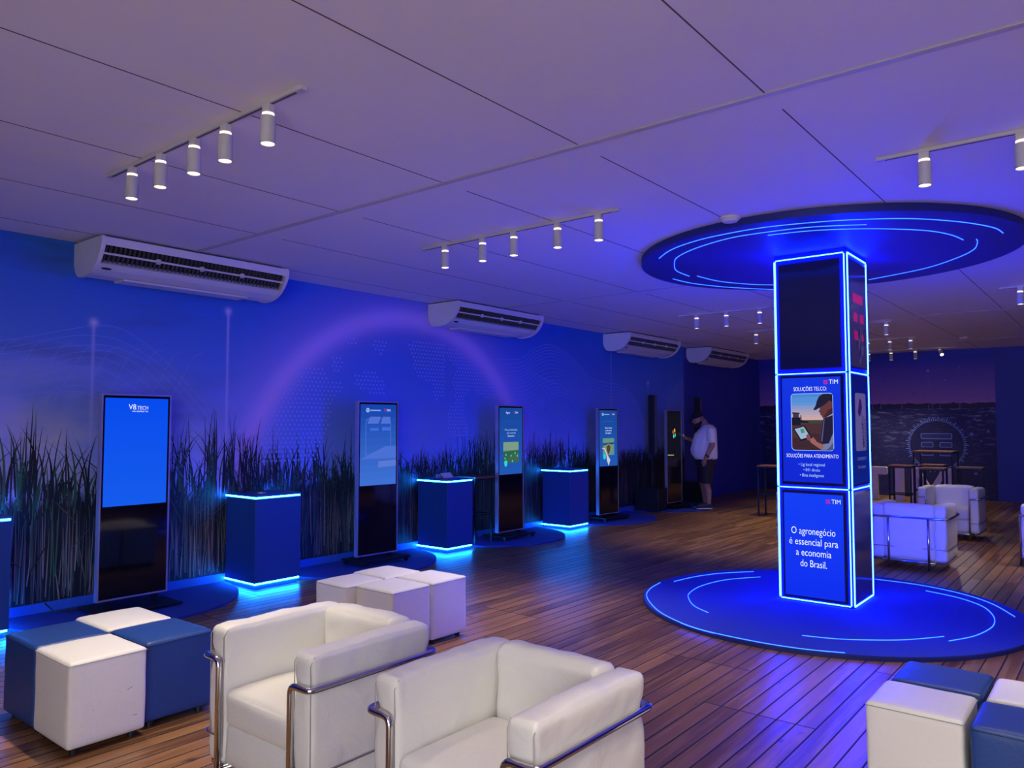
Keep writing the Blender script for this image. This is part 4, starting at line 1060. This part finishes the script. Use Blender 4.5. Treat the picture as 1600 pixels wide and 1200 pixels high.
sh=remesh('t_shirt',bm,M['tshirt'],man,.010,5)
bm=bmesh.new()
cone(bm,(0,.025,1.0),.175,(0,.02,.84),.18,(1.1,1.0,.4),(1.15,1.08,.6))
for s in (-1,1): cone(bm,(s*.085,.02,.84),.135,(s*.115,.0,.50),.105,(1,1.1,1),(1,1.05,.25))
remesh('shorts',bm,M['shorts'],man,.010,4)
bm=bmesh.new(); hball(bm,(0,-.115,1.61),.062,(1.1,1.0,.9)); hball(bm,(0,-.14,1.60),.045,(1,1,1)); hball(bm,(0,-.07,1.63),.070,(1.14,.6,.8))
remesh('beard',bm,M['beard'],man,.008,3)
bm=bmesh.new()
hball(bm,(0,-.072,1.755),.105,(.90,1.06,.72))
t_=bmesh.new(); cone(t_,(0,-.15,1.742),.055,(0,-.245,1.722),.045,(1.3,1,.12),(1.2,.7,.12))
for v in t_.verts: v.co=HT@v.co
me_=bpy.data.meshes.new('tmp'); t_.to_mesh(me_); t_.free(); bm.from_mesh(me_)
cp_=remesh('cap',bm,M['shorts'],man,.008,2)
for s in (-1,1):
    bm=bmesh.new(); cone(bm,(s*.12,.055,.085),.052,(s*.127,-.12,.06),.045,(1,1,.9),(1.05,1,.75)); cone(bm,(s*.127,-.12,.06),.045,(s*.128,-.165,.052),.035,(1.05,1,.75),(1.1,1,.6))
    shoe=remesh('shoe',bm,M['shoe'],man,.008,2)
    for v in shoe.data.vertices: v.co.z=max(.028,v.co.z)
    bm=bmesh.new(); cone(bm,(s*.12,.06,.020),.052,(s*.128,-.15,.020),.047,(1,1,.3),(1,1.1,.3)); so=remesh('sole',bm,M['sole'],shoe,.008,2)
    for v in so.data.vertices: v.co.z=max(.003,v.co.z)
bm=bmesh.new(); cyl(bm,(.258,-.012,1.005),(.256,-.03,.978),.046,.044,n=18); link('wristband',bm,M['black'],man,True)
# phone held in the far hand
bm=bmesh.new(); box(bm,-.037,.037,-.075,.075,-.0045,.0045,.004,2)
ph=link('mobile_phone',bm,M['black']); 
mw=Matrix.Translation((-6.16,13.29,.02))@Matrix.Rotation(R(-50),4,'Z')
ph.matrix_world=mw@Matrix.Translation((-.165,-.375,1.352))@Matrix.Rotation(R(-28),4,'X')
tag(ph,'black mobile phone with lit screen held up by the man in the cap','phone')
bm=bmesh.new(); box(bm,-.033,.033,-.070,.070,.0046,.0052); 
link('phone_screen',bm,mat('phone_glow',(.1,.1,.1),.2,em=(.6,.6,.85),es=1.2),ph)
